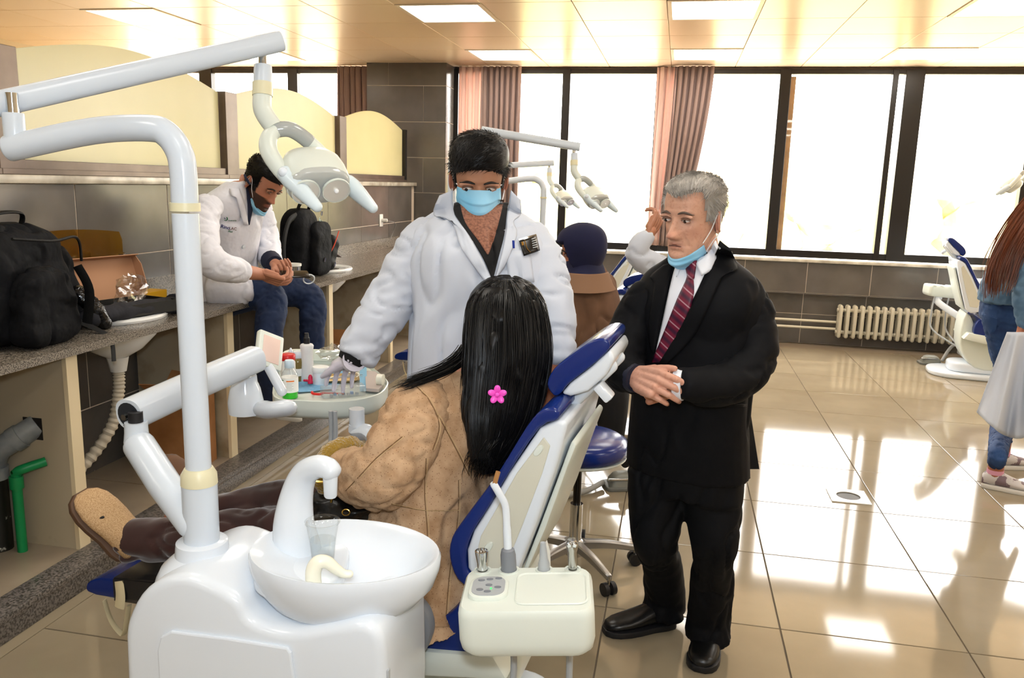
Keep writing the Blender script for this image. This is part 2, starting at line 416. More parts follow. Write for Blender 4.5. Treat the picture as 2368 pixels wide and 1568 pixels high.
m = MB().bx(2.07, 2.145, 9.09, 9.16, .93, 1.0); m.bx(2.07, 2.145, 9.09, 9.16, 2.8, 2.845)
tag(m.build('trim_5', M_black, smooth=0), kind='structure')
# pale inner face of the sliding sash right of the mullion
tag(MB().bx(1.05, 1.10, 9.13, 9.2, 1.0, 2.78).build('trim_6', pm('weathered_render', 'c9a57c', .8, col2='a98a66', vs=6), smooth=0), kind='structure')

# outdoors: overexposed hillside with scrub
def hill(u, v):
    x = -45+90*u; y = 13+60*v
    return (x, y, -3.0+7.5*v+1.2*nz(x*.12, y*.12)+.5*nz(x*.5, y*.5, 3))
gr = MB().grid(hill, 90, 60).build('hillside', pm('dry_scrub', 'c4aa86', .95, col2='e0cdb0', vs=.35, vdet=8, vlo=.42, vhi=.6), smooth=60); tag(gr, kind='structure')
M_leaf = pm('sunlit_leaves', 'a9a56c', .9, col2='d6d0a4', vs=1.2, vdet=8)
bp = None
def bush(seed, sx):
    m = MB()
    rnd = random.Random(seed)
    for _ in range(7):
        c = Vector((rnd.uniform(-.7, .7)*sx, rnd.uniform(-.5, .5), rnd.uniform(.5, 1.3))); R = rnd.uniform(.5, .8)
        st_ = len(m.v); m.ell(c, (R, R, R*.8), n=14, m=9)
        for i in range(st_, len(m.v)):
            v = Vector(m.v[i]); d = v-c; k_ = 1+.25*nz(v.x*3, v.y*3, v.z*3+seed); m.v[i] = tuple(c+d*k_)
    return m
sb = MB()
for q, (x, y, z, sc) in enumerate([(-9, 22, .6, 1.5), (-3, 19, -.6, 1.6), (.6, 20, -.4, 1.5), (4.2, 21, -.2, 1.6), (8.5, 22, 0, 1.7), (-6, 26, .8, 1.6), (11, 25, .3, 2)]):
    sb.join(bush(q, 1.4), T(x, y, z-.4) @ Matrix.Scale(sc, 4))
tag(sb.build('hillside_scrub', M_leaf, smooth=0), 'sunlit green scrub on the hillside outside the windows', 'scrub', kind='stuff')
# ================================================================== GLASS SCREENS, COUNTER AND WALL FITTINGS
def frosted():
    m = bpy.data.materials.new('frosted_glass'); m.use_nodes = True; nt = m.node_tree; N = nt.nodes; L = nt.links
    N.remove(N['Principled BSDF']); d = N.new('ShaderNodeBsdfDiffuse'); t = N.new('ShaderNodeBsdfTranslucent'); g = N.new('ShaderNodeBsdfGlossy'); g.inputs['Roughness'].default_value = .25
    tc = N.new('ShaderNodeTexCoord'); n = N.new('ShaderNodeTexNoise'); n.inputs['Scale'].default_value = 2.2; L.new(tc.outputs['Object'], n.inputs['Vector'])
    mx = N.new('ShaderNodeMix'); mx.data_type = 'RGBA'; mx.inputs[6].default_value = lin('f6f2d2')+(1,); mx.inputs[7].default_value = lin('e6e3bf')+(1,); L.new(n.outputs[0], mx.inputs[0])
    L.new(mx.outputs[2], d.inputs[0]); L.new(mx.outputs[2], t.inputs[0])
    a = N.new('ShaderNodeMixShader'); a.inputs[0].default_value = .6; L.new(d.outputs[0], a.inputs[1]); L.new(t.outputs[0], a.inputs[2])
    b = N.new('ShaderNodeMixShader'); b.inputs[0].default_value = .05; L.new(a.outputs[0], b.inputs[1]); L.new(g.outputs[0], b.inputs[2]); L.new(b.outputs[0], N['Material Output'].inputs[0])
    return m
M_frost = frosted()
scr = [(1.30, 3.10, 'frosted glass screen at the far left edge, almost out of view'), (3.10, 4.95, 'largest frosted yellow glass screen with arched top, left end'),
       (4.95, 6.78, 'middle frosted yellow glass screen behind the seated man in a white coat'), (6.78, 8.55, 'smallest frosted yellow glass screen, next to the tiled pillar')]
for i, (y0, y1, lb) in enumerate(scr):
    t = thing('glass_screen', lb, 'screen', (-2.95, (y0+y1)/2, 1.598), group='frosted glass screens on the partition')
    m = MB().bx(-2.99, -2.915, y0, y1, 1.598, 1.665); m.bx(-2.915, -2.895, y0, y1, 1.598, 1.625); m.build('rail', M_bronze, t, smooth=0, bevel=.003)
    MB().bx(-3.0, -2.905, y0, y0+.145, 1.6, 2.15).build('post', M_bronze, t, smooth=0, bevel=.003)
    if i == 3: MB().bx(-3.0, -2.905, y1-.03, y1+.02, 1.6, 2.15).build('post', M_black, t, smooth=0, bevel=.003)
    a, b = y0+.14, y1-.02; o = []
    out = [(a, 1.66), (b, 1.66)]+[(b+(a-b)*q/24, 2.14+.125*math.sin(math.pi*q/24)**1.0) for q in range(25)]
    MB().prism(out, -.006, .006, Matrix(((0, 0, 1, -2.95), (1, 0, 0, 0), (0, 1, 0, 0), (0, 0, 0, 1)))).build('glass_pane', M_frost, t, smooth=0)
# counter
ZT = .945
M_panel = pm('chipped_board', 'b3a68d', .6, col2='8d7a5e', vs=5, vdet=10, vlo=.5, vhi=.72)
M_edge = pm('board_edge', 'd8c7a3', .6)
M_cer = pm('white_ceramic', 'eef0f0', .12, spec=.6)
ct = thing('counter', 'long speckled granite counter along the tiled partition', 'counter', (-2.58, 4.4, .1))
m = MB(); hx0, hx1 = -2.76, -2.40
ys = [.3, 3.16, 3.54, 5.46, 5.84, 8.4]
for a, b in ((0, 1), (2, 3), (4, 5)): m.bx(-2.878, -2.275, ys[a], ys[b], ZT-.032, ZT)
for a, b in ((1, 2), (3, 4)): m.bx(-2.878, hx0, ys[a], ys[b], ZT-.032, ZT); m.bx(hx1, -2.275, ys[a], ys[b], ZT-.032, ZT)
m.build('worktop', M_gran, ct, smooth=0, weld=.0005)
MB().bx(-2.878, -2.862, .3, 8.4, ZT, ZT+.10).build('splashback', M_gran, ct, smooth=0)
for y in (2.70, 3.87, 5.17, 6.39, 7.6):
    p = MB().bx(-2.86, -2.325, y, y+.055, .1, ZT-.032).build('side_panel', M_panel, ct, smooth=0)
    MB().bx(-2.327, -2.308, y-.003, y+.058, .1, ZT-.032).build('edge_strip', M_edge, p, smooth=0)
def basin(y, lb):
    t = thing('wash_basin', lb, 'basin', (-2.58, y, ZT))
    prof = [(.02, -.2), (.05, -.19), (.12, -.15), (.185, -.085), (.2, -.03), (.2, .0), (.238, .001), (.243, .012), (.236, .022), (.215, .024), (.196, .012), (.182, -.04), (.14, -.12), (.05, -.165), (.01, -.168)]
    MB().lathe(prof, 36, T(-2.58, y, ZT) @ Matrix.Diagonal((.92, 1.05, 1, 1)), cap=True).build('bowl', M_cer, t)
    MB().lathe([(.0, -.162), (.022, -.163), (.024, -.158), (.0, -.157)], 16, T(-2.58, y, ZT)).build('drain', pm('chrome', 'd5d8da', .12, metal=1), t)
    MB().tube([(-2.58, y, ZT-.19), (-2.58, y, ZT-.26)], [.05, .036], 16).build('outlet_collar', pm('white_plastic', 'e6e4de', .35), t)
    return t
basin(3.35, 'white oval wash basin under the open cardboard box lid'); basin(5.65, 'white oval wash basin to the right of the upright black backpack')
M_chrome = MATS['chrome']; M_wplast = MATS['white_plastic']
def ribbed(path, r, n=12, k=150):
    P = crv(path, k//max(len(path)-1, 1)); R = [r*(1+.13*math.sin(i*1.4)) for i in range(len(P))]; return MB().tube(P, R, n)
h = ribbed([(-2.58, 3.35, ZT-.26), (-2.58, 3.34, .58), (-2.6, 3.3, .42), (-2.68, 3.18, .25), (-2.72, 2.98, .2), (-2.74, 2.76, .24)], .026)
tag(h.build('drain_hose', pm('cream_hose', 'cbc1ad', .5)), 'corrugated cream drain hose curving down from under the basin', 'hose')
tag(MB().tube(crv([(-2.72, 2.9, ZT-.05), (-2.71, 2.86, .7), (-2.70, 2.84, .45), (-2.7, 2.79, .3), (-2.72, 2.755, .26)], 8), .014, 10).build('metal_hose', pm('braided_steel', '9a958c', .35, metal=.7, bump=.4, bs=300)), 'braided grey hose hanging behind the first board panel', 'hose')
tag(MB().tube(crv([(-2.6, 5.5, ZT-.17), (-2.55, 5.56, .7), (-2.5, 5.6, .52), (-2.5, 5.6, .42)], 8), .011, 10).build('supply_hose', pm('blue_red_hose', '3d4f7a', .5, col2='7a2b2b', vs=60)), 'thin dark braided hose under the far basin', 'hose')
tag(MB().lathe([(.0, .0), (.022, .0), (.024, .01), (.012, .016), (.012, .03), (0, .03)], 14, T(-2.5, 5.6, .40)).build('valve', pm('red_valve', 'c02020', .4)), 'small red valve handle on the hanging hose', 'valve')
# waste pipes in front of the first panel
m = MB(); px, py = -2.62, 2.63
tag(MB().tube([(px, py, .1), (px, py, .42)], .045, 18).build('waste_pipe', pm('black_pipe', '14140f', .45, col2='cfcfc6', vs=18, vlo=.62, vhi=.66)), 'black vertical waste pipe splashed with white plaster', 'pipe')
e = MB().tube(crv([(px, py, .40), (px, py, .46), (px+.03, py+.0, .52), (px+.08, py+.03, .56), (px+.14, py+.09, .61)], 6), .047, 18); e.tube([(px, py, .40), (px, py, .45)], .052, 18); e.tube([(px+.075, py+.027, .555), (px+.10, py+.045, .575)], .052, 18)
tag(e.build('elbow_pipe', pm('grey_pvc', '6e7377', .45, col2='8f9290', vs=12)), 'grey plastic elbow pipe entering the hole in the panel', 'pipe')
gq = MB().tube(crv([(px+.10, py, .1), (px+.10, py, .40), (px+.105, py, .435), (px+.13, py+.01, .45), (px+.18, py+.07, .465)], 6), .019, 14); gq.tube([(px+.1, py, .37), (px+.1, py, .42)], .026, 14)
tag(gq.build('water_pipe', pm('green_pipe', '0f8a4c', .4)), 'green plastic water pipe beside the black waste pipe', 'pipe')
# boxes under the counter
M_card = pm('cardboard', 'a9764a', .8, col2='9a6a40', vs=10)
MB().box((px+.135, 2.6985, .60), (.085, .003, .09)).build('hole_shade_plate', pm('painted_hole_shade', '1a1511', .9), ct, smooth=0)  # flat dark plate paints the shade of a hole; the board is uncut
def carton(name, lb, c, s, rz, mat=None):
    t = thing(name, lb, 'box', (c[0], c[1], c[2]), rz); W_ = MW[t.name]; x, y, z = s[0]/2, s[1]/2, s[2]; k = .006
    m = MB()
    for q in ((0, 0, k/2, 2*x, 2*y, k), (-x, 0, z/2, k, 2*y, z), (x, 0, z/2, k, 2*y, z), (0, -y, z/2, 2*x, k, z), (0, y, z/2, 2*x, k, z)): m.box(q[:3], q[3:], W_)
    m.build('body', mat or M_card, t, smooth=0)
    for sx in (-1, 1):
        MB().box((0, 0, y/2), (2*x, .004, y), W_ @ T(0, sx*y, z) @ RX(sx*-55)).build('flap', mat or M_card, t, smooth=0)
    return t
carton('cardboard_box', 'brown corrugated cardboard box on the platform under the counter', (-2.5, 3.72, .1), (.26, .2, .42), 8)
carton('open_carton', 'small orange-brown open carton beneath the far basin', (-2.5, 5.62, .1), (.3, .3, .27), 5)
# outlet + cable
so = thing('wall_socket', 'white wall socket with a thin cable on the tiled partition', 'socket', (XP, 7.69, 1.18))
MB().bx(XP, XP+.012, 7.645, 7.735, 1.165, 1.285).build('plate', M_wplast, so, bevel=.005)
MB().lathe([(0, 0), (.018, 0), (.018, .05), (.01, .055), (0, .055)], 14, fr((XP+.012, 7.70, 1.225), (1, .3, 0))).build('plug', M_wplast, so)
MB().tube(crv([(XP+.06, 7.72, 1.22), (XP+.08, 7.9, 1.19), (XP+.04, 7.95, 1.1), (XP+.02, 7.9, 1.02)], 6), .004, 6).build('cable', pm('cable_grey', '8a8580', .5), so)
# floor drain
fd = thing('floor_drain', 'square white floor drain with a dark round grate', 'drain', (1.0, 4.46, 0))
m = MB(); R_ = .1
ring = [[(1.0+R_*math.copysign(1, math.cos(q))*min(1, abs(math.cos(q))*1.42), 4.46+R_*math.copysign(1, math.sin(q))*min(1, abs(math.sin(q))*1.42), z) for q in [2*math.pi*j/32 for j in range(32)]] for z in (.0005, .006)]
ring += [[(1.0+.062*math.cos(q), 4.46+.062*math.sin(q), z) for q in [2*math.pi*j/32 for j in range(32)]] for z in (.006, .001)]
m.loft(ring, cap=False); m.build('plate', pm('drain_white', 'e3ded2', .3), fd, smooth=0)
MB().lathe([(0, .0006), (.064, .0006), (.064, .0012), (0, .0012)], 24, T(1.0, 4.46, 0)).build('grate', pm('drain_dark', '2c2620', .6), fd)
# radiator
M_rad = pm('cream_radiator', 'cfc8b4', .35)
rd = thing('radiator', 'cream cast iron column radiator under the right window', 'radiator', (2.36, 9.06, .1))
for i in range(17):
    x = 1.75+i*.073; m = MB()
    m.tube(crv([(x, 9.035, .12), (x, 9.03, .2), (x, 9.03, .36), (x, 9.036, .43)], 3), [.026]*10, 10, dome=True, sq=.8)
    m.tube([(x, 9.10, .12), (x, 9.10, .43)], .024, 8, dome=True)
    m.bx(x-.006, x+.006, 9.035, 9.1, .12, .435); m.tube([(x-.035, 9.06, .16), (x+.035, 9.06, .16)], .02, 8); m.tube([(x-.035, 9.06, .395), (x+.035, 9.06, .395)], .02, 8)
    m.build('section', M_rad, rd)
for z, lb in ((.26, 'upper of two thin white heating pipes running to the radiator'), (.185, 'lower of two thin white heating pipes running to the radiator')):
    tag(MB().tube([(-1.5, 9.1, z), (1.72, 9.08, z)], .014, 10).build('heating_pipe', M_rad), lb, 'pipe')
# curtains
def curtain(lb, x0, x1, y, zt, zb, folds, mat, pinch=None, seed=0):
    nu = folds*10
    def fn(u, v):
        z = zt+(zb-zt)*v; k = 1.0; sh = 0
        if pinch: k = 1+(pinch[0]-1)*min(1, v/.75)**1.6; sh = pinch[1]*min(1, v/.75)**1.6
        xc = (x0+x1)/2+sh; x = xc+(u-.5)*(x1-x0)*k
        ph = u*folds*2*math.pi+1.3*nz(u*4+seed, v*.7)
        return (x+.012*math.sin(ph*2+seed), y+(.035+.015*nz(u*9, seed))*math.sin(ph)+.01*nz(u*5, v*5, seed), z)
    o = MB().grid(fn, nu, 26).build('curtain', mat, smooth=60, solid=.003); tag(o, lb, 'curtain', 'mauve curtains'); return o
def cloth_mat(name, col, tr=.35):
    m = bpy.data.materials.new(name); m.use_nodes = True; nt = m.node_tree; N = nt.nodes; L = nt.links; N.remove(N['Principled BSDF'])
    d = N.new('ShaderNodeBsdfDiffuse'); d.inputs[0].default_value = lin(col)+(1,); t = N.new('ShaderNodeBsdfTranslucent'); t.inputs[0].default_value = lin(col)+(1,)
    a = N.new('ShaderNodeMixShader'); a.inputs[0].default_value = tr; L.new(d.outputs[0], a.inputs[1]); L.new(t.outputs[0], a.inputs[2]); L.new(a.outputs[0], N['Material Output'].inputs[0]); MATS[name] = m; return m
M_curt = cloth_mat('mauve_curtain', '9c8680', .06); M_daylit = cloth_mat('daylit_sheer_curtain', 'f2d8cf', .35)  # second cloth is sheer; its paler colour stands in for daylight through it
curtain('mauve curtain hanging left of the tiled pillar', -3.88, -3.47, 8.98, 2.86, .95, 6, M_curt, seed=1)
curtain('thin curtain coloured pale pink as if glowing with daylight beside the pillar', -2.47, -2.17, 9.03, 2.86, .95, 4, M_daylit, seed=2)
curtain('mauve pleated curtain behind the standing dentist', -2.2, -1.76, 9.0, 2.86, .95, 7, M_curt, seed=3)
curtain('mauve curtain gathered above the grey haired man', -.12, .27, 8.98, 2.86, 1.0, 6, M_curt, (.7, -.12), seed=4)
curtain('inner edge, coloured pale for daylight, of the curtain above the grey haired man', -.3, -.1, 9.03, 2.86, 1.0, 3, M_daylit, (.8, -.03), seed=5)

# ------------------------------------------------------------------ things lying on the counter
M_bag = pm('black_nylon', '050609', .75, spec=.2, col2='090a0f', vs=8, bump=.5, bs=9, bdist=.04)
M_bag2 = pm('black_nylon_fine', '08090b', .6, spec=.25, bump=.3, bs=120, bdist=.003)
def pillow(w_, d_, h_, r=.05, top=.75, M=None, lv=12, wob=.01, seed=0):
    rings = []
    for i in range(lv+1):
        t = i/lv; e = min(t/.12, 1)**.5*min((1-t)/.18, 1)**.5 if 0 < t < 1 else 0
        k = (.55+.45*e)*(1+(top-1)*t); o = rr(-w_/2*k, w_/2*k, -d_/2*k, d_/2*k, min(r, d_*k*.45), 4)
        rings.append([(x+wob*nz(x*6, y*6+seed, t*5), y+wob*nz(x*6+9, y*6, t*5+seed), h_*t) for x, y in o])
    return MB().loft(rings, M=M)
# big backpack
B1 = T(-2.60, 2.74, ZT+.004) @ RZ(98)
bk = thing('backpack', 'large black backpack slumped on the counter at the left edge', 'backpack', (-2.56, 2.87, ZT))
wrinkle(pillow(.60, .34, .46, .09, .72, B1, wob=.03).remesh(.012, 2), .010, 5, (1, 1, .6), 3).build('body', M_bag, bk, smooth=80)
wrinkle(pillow(.34, .13, .30, .05, .8, B1 @ T(-.05, -.19, 0), wob=.025, seed=3).remesh(.012, 2), .009, 5, (1, 1, .5), 5).build('front_pocket', M_bag, bk, smooth=80)
wrinkle(pillow(.13, .24, .36, .05, .7, B1 @ T(.29, -.02, 0), wob=.02, seed=5).remesh(.012, 2), .009, 5, (1, 1, .5), 9).build('side_pocket', M_bag, bk, smooth=80)
MB().tube(crv([(-.1, -.02, .44), (-.08, -.04, .50), (.08, -.04, .50), (.1, -.02, .44)], 6), .012, 8, sq=.5, M=B1).build('handle', M_bag2, bk)
MB().tube(crv([(-.2, -.19, .42), (.0, -.215, .40), (.2, -.19, .40), (.24, -.18, .3)], 6), .006, 6, M=B1).build('zip', M_bag2, bk)
s_ = MB().tube(crv([(.20, -.17, .05), (.21, -.25, .01), (.215, -.30, -.03), (.20, -.315, -.12)], 6), .018, 8, sq=.2, upv=(0, 1, 0), M=B1).build('strap', M_bag2, bk)
MB().box((.213, -.297, -.02), (.04, .012, .03), B1).build('buckle', pm('black_plastic', '0a0a0a', .3), s_, bevel=.003)
MB().tube(crv([(.06, -.27, .30), (.08, -.30, .2), (.1, -.27, .06)], 6), .02, 8, sq=.2, M=B1).build('strap', M_bag2, bk)
# rolled dark jacket
j = MB(); P = crv([(-2.47, 3.03, ZT+.05), (-2.45, 3.2, ZT+.055), (-2.42, 3.42, ZT+.05), (-2.40, 3.60, ZT+.04)], 8)
j.tube(P, [.05+.012*nz(i*.4) for i in range(len(P))], 16, dome=.5, sq=.8, wr=lambda t, q: .08*nz(t*6, math.cos(q)*2, math.sin(q)*2))
j.tube([P[-4], P[-3]], .054, 16)
tag(j.build('rolled_jacket', pm('charcoal_cloth', '24242a', .9, bump=.4, bs=20)), 'rolled charcoal cloth lying along the counter edge', 'cloth')
f2 = MB(); P = crv([(-2.5, 3.02, ZT+.16), (-2.45, 3.05, ZT+.1), (-2.43, 3.08, ZT+.03)], 5)
f2.tube(P, .035, 12, dome=True, wr=lambda t, q: .3*nz(t*9, math.cos(q)*3, math.sin(q)*3))
tag(f2.build('crumpled_bag', pm('black_plastic_film', '0b0b0c', .15, bump=.6, bs=30)), 'small crumpled black plastic bag beside the big backpack', 'bag')
# amber acrylic splash guard
ag = thing('splash_guard', 'amber transparent acrylic splash panel standing behind the basin', 'panel', (-2.84, 3.42, ZT))
out = [(2.93, ZT+.002), (3.78, ZT+.002), (3.78, ZT+.33)]+[(3.76-.8*q/10, ZT+.35+.05*math.sin(math.pi*(.15+.7*q/10))) for q in range(11)]+[(2.93, ZT+.35)]
MB().prism(out, 0, .006, Matrix(((0, 0, 1, -2.845), (1, 0, 0, 0), (0, 1, 0, 0), (0, 0, 0, 1)))).build('sheet', clear_mat('amber_acrylic', (.85, .6, .16), body=.16, bodycol=(.5, .32, .06)), ag, smooth=0)
for y, r in ((3.27, .035), (3.13, .03)):
    MB().lathe([(r*.7, 0), (r, 0), (r, .012), (r*.7, .012), (r*.7, 0)], 20, fr((-2.838, y, ZT+.29), (1, 0, 0)), cap=False).build('hole_rim', M_chrome, ag)
# faucet
fc = thing('faucet', 'chrome swan neck faucet rising behind the cardboard lid', 'faucet', (-2.78, 3.38, ZT))
MB().lathe([(.03, 0), (.03, .02), (.02, .03), (.02, .09), (0, .09)], 18, T(-2.78, 3.38, ZT)).build('body', M_chrome, fc)
MB().tube(crv([(-2.78, 3.38, ZT+.08), (-2.775, 3.42, ZT+.18), (-2.76, 3.52, ZT+.245), (-2.735, 3.64, ZT+.255)], 8), .013, 12).build('spout', pm('dark_chrome', '4b5560', .2, metal=.9), fc)
MB().tube([(-2.735, 3.635, ZT+.275), (-2.735, 3.645, ZT+.22)], .019, 14).build('aerator', M_chrome, fc)
# open black cardboard box
BX = T(-2.51, 3.33, ZT+.028) @ RZ(-14)
ob = thing('open_box', 'flat black cardboard box with its brown lid standing open', 'box', (-2.51, 3.33, ZT+.028))
M_blk = pm('black_card', '12120f', .5)
def tray(mb, w_, d_, h_, k, M): 
    for q in ((0, 0, k/2, w_, d_, k), (-w_/2, 0, h_/2, k, d_, h_), (w_/2, 0, h_/2, k, d_, h_), (0, -d_/2, h_/2, w_, k, h_), (0, d_/2, h_/2, w_, k, h_)): mb.box(q[:3], q[3:], M)
    return mb
tray(MB(), .24, .40, .055, .004, BX).build('base', M_blk, ob, smooth=0)
LD = BX @ T(-.12, 0, .05) @ RY(-18)
l_ = MB(); l_.box((0, 0, .10), (.004, .40, .2), LD); l_.box((.028, 0, .198), (.056, .40, .004), LD)
l_.prism([(0, 0), (.055, .03), (.055, .15), (.03, .2), (0, .2)], 0, .004, LD @ T(0, .2, 0) @ Matrix(((1, 0, 0, 0), (0, 0, 1, 0), (0, 1, 0, 0), (0, 0, 0, 1))))
l_.prism([(0, 0), (.055, .03), (.055, .15), (.03, .2), (0, .2)], 0, .004, LD @ T(0, -.204, 0) @ Matrix(((1, 0, 0, 0), (0, 0, 1, 0), (0, 1, 0, 0), (0, 0, 0, 1))))
l_.build('lid', pm('kraft_card', 'b98a68', .8), ob, smooth=0)
lbq = MB().box((-.045, -.2035, .028), (.10, .002, .046), BX).build('printed_label', pm('label_white', 'e8e8e4', .6), ob, smooth=0)
mm = MB()
for i in range(14): mm.box((-.085+i*.0062, -.2049, .016), (.002+.0015*((i*7) % 3), .0008, .018), BX)
for i in range(4): mm.box((-.05, -.2049, .033+i*.0045), (.07-.012*(i % 2), .0008, .0016), BX)
mm.build('barcode_print', M_blk, lbq, smooth=0)
def crumple(c, r, seed, sq=(1, 1, 1)):
    m = MB(); m.ell((0, 0, 0), (1, 1, 1), n=22, m=14); m.v = [tuple(Vector((x*sq[0]*r, y*sq[1]*r, z*sq[2]*r))*(1+.45*nz(x*2+seed, y*2, z*2)+.25*nz(x*6, y*6+seed, z*6))+Vector(c)) for x, y, z in m.v]; return m
M_film = clear_mat('clear_film', (.97, .97, .97), fres=False, gloss=.22, rough=.12)
tag(crumple((0, 0, 0), .1, 4, (.5, .9, .75)).join(MB()).build('plastic_bag', M_film, smooth=0, loc=(0, 0, 0)), 'crumpled clear plastic bag inside the open black box', 'bag').location = (-2.49, 3.36, ZT+.125)
yb = thing('yellow_box', 'small yellow and black box behind the first basin', 'box', (-2.74, 3.82, ZT))
MB().box((-2.74, 3.82, ZT+.03), (.1, .2, .06)).build('body', pm('yellow_card', 'd9a514', .5), yb, bevel=.002, smooth=0)
MB().box((-2.69, 3.77, ZT+.03), (.002, .05, .02)).build('print', M_blk, yb, smooth=0)
# second backpack
B2 = T(-2.55, 5.24, ZT+.002) @ RZ(80)
b2 = thing('backpack', 'upright black backpack with orange trim and an open front pocket', 'backpack', (-2.55, 5.24, ZT))
pillow(.30, .20, .47, .07, .92, B2, wob=.015, seed=8).build('body', M_bag, b2, sub=1)
pillow(.26, .10, .38, .04, .9, B2 @ T(.10, -.09, 0), wob=.02, seed=9).build('front_pocket', M_bag, b2, sub=1)
pillow(.10, .15, .27, .03, .95, B2 @ T(.24, -.02, .02) @ RY(22), wob=.015, seed=2).build('open_pocket', M_bag2, b2, sub=1)
MB().tube(crv([(.21, -.07, .1), (.265, -.1, .2), (.33, -.1, .3)], 5), .004, 6, M=B2).build('orange_piping', pm('orange_trim', 'd9431c', .6), b2)
MB().tube(crv([(-.10, -.05, .42), (-.2, -.06, .38), (-.255, -.06, .25), (-.24, -.05, .1), (-.16, -.04, .03)], 7), .022, 8, sq=.35, upv=(0, 1, 0), M=B2).build('strap', M_bag2, b2)
MB().tube(crv([(-.06, -.03, .45), (-.05, -.05, .5), (.05, -.05, .5), (.06, -.03, .45)], 6), .013, 8, sq=.5, M=B2).build('handle', M_bag2, b2)
for x, z in ((.08, .1), (.2, .06), (.05, .42)):
    MB().tube([(x, -.145, z), (x, -.15, z+.03)], .006, 8, M=B2).build('zip_puller', M_chrome, b2)
tag(crumple((0, 0, 0), .07, 9, (.6, .8, 1.5)).build('snack_wrapper', clear_mat('teal_film', (.75, .95, .95), fres=False, gloss=.25, rough=.15, body=.25, bodycol=(.5, .75, .8)), smooth=0, loc=(0, 0, 0)), 'crinkled clear and teal wrapper in the open backpack pocket', 'wrapper').location = (-2.47, 5.41, ZT+.27)
# brown pouch lid behind far basin
pt = thing('brown_case', 'brown leather case with a flap, lying behind the far basin', 'case', (-2.74, 5.95, ZT))
pillow(.14, .2, .08, .03, .9, T(-2.74, 5.86, ZT)).build('body', pm('brown_leather', '7a5138', .45), pt)
MB().box((0, 0, 0), (.16, .26, .008), T(-2.71, 6.02, ZT+.10) @ RX(-20)).build('flap', pm('dark_brown', '4a3328', .45), pt, bevel=.002)
# jar with a red band
jr = thing('plastic_jar', 'clear plastic tub with red contents behind the seated man\'s hands', 'jar', (-2.46, 4.93, ZT))
MB().lathe([(0, 0), (.052, 0), (.055, .01), (.055, .045), (0, .045)], 24, T(-2.46, 4.93, ZT)).build('contents', pm('red_jelly', 'c81e1e', .25), jr)
MB().lathe([(.056, .0), (.058, .1), (.06, .105), (.056, .105), (.054, .0)], 24, T(-2.46, 4.93, ZT), cap=False).build('tub', M_film, jr)
MB().lathe([(0, .105), (.062, .105), (.062, .12), (0, .12)], 24, T(-2.46, 4.93, ZT)).build('lid', M_wplast, jr)
# ================================================================== DENTAL STATIONS
M_white = pm('white_lacquer', 'dbe2ea', .16, spec=.55)
M_white2 = pm('white_satin_tube', 'cfd8e2', .2, spec=.5)
M_cream = pm('cream_plastic', 'd9dfd6', .3)
M_creamd = pm('aged_cream_plastic', 'dcd6b4', .35)
M_shell = pm('pale_grey_shell', 'd3d2c4', .35, col2='cbc9b8', vs=3)
M_blue = pm('navy_vinyl', '12296f', .22, spec=.5, bump=.06, bs=60, bdist=.002)
M_greypl = pm('grey_plastic', '7b7f86', .4)
M_greyl = pm('light_grey_plastic', 'a9adb0', .4)
M_dark = pm('black_rubber', '17171a', .5)
M_steel = pm('brushed_steel', 'b9b9b6', .22, metal=1)
O1 = Vector((-.467, 2.129, 0)); A1 = -5
STN = T(O1) @ RZ(A1)
def sideprism(pts, y0, y1):
    """profile in chair x-z, extruded across the chair width"""
    return MB().prism(pts, -y1, -y0, STN @ Matrix(((1, 0, 0, 0), (0, 0, -1, 0), (0, 1, 0, 0), (0, 0, 0, 1))))
def sm(pts, k=4): return [tuple(p) for p in crv(pts, k, True)]
G = 'dental chairs'
chair = thing('dental_chair', 'navy and cream dental chair the long haired woman sits on', 'dental chair', O1, A1, G)
band = [(.032, .592), (-.011, .612), (-.033, .668), (-.028, .723), (.007, .784), (.092, .915), (.161, 1.041), (.199, 1.088), (.236, 1.094), (.238, 1.066), (.193, 1.041), (.118, .915), (.071, .824), (.029, .749), (.012, .694), (.014, .645), (.034, .623)]
bc = sideprism(sm(band, 3), -.25, .25).build('backrest_cushion', M_blue, chair, smooth=50, bevel=.018, bseg=3)
sh = [(.034, .618), (.015, .645), (.012, .694), (.029, .749), (.071, .824), (.118, .915), (.193, 1.04), (.238, 1.066), (.262, 1.062), (.243, .97), (.233, .93), (.185, .77), (.14, .63), (.10, .6)]
bs_ = sideprism(sh, -.245, .245).build('backrest_shell', M_white, chair, smooth=40, bevel=.012, bseg=3)
shi = [(.055, .655), (.04, .69), (.05, .74), (.095, .83), (.14, .92), (.205, 1.02), (.222, 1.0), (.205, .93), (.16, .79), (.115, .66)]
sideprism(shi, -.248, -.243).build('side_panel', M_shell, bs_, smooth=0, bevel=.003)
sideprism(shi, .243, .248).build('side_panel', M_shell, bs_, smooth=0, bevel=.003)
for x, z in ((.193, .985), (.072, .715)):
    MB().lathe([(0, .004), (.010, .003), (.012, -.002)], 16, STN @ T(x, -.249, z) @ RX(90) @ RZ(-35) @ Matrix.Diagonal((.75, 1.5, 1, 1))).build('screw_cap', M_cream, bs_)
sideprism([(.19, .77), (.24, .93), (.252, .97), (.262, 1.0), (.275, .99), (.255, .93), (.205, .76), (.155, .62), (.145, .63)], -.19, .19).build('rear_rib', M_cream, chair, bevel=.008)
hb = [(.198, 1.094), (.18, 1.122), (.197, 1.164), (.245, 1.208), (.293, 1.245), (.326, 1.249), (.333, 1.226), (.29, 1.178), (.237, 1.13), (.215, 1.10)]
sideprism(sm(hb, 3), -.13, .13).build('headrest_cushion', M_blue, chair, smooth=50, bevel=.014, bseg=3)
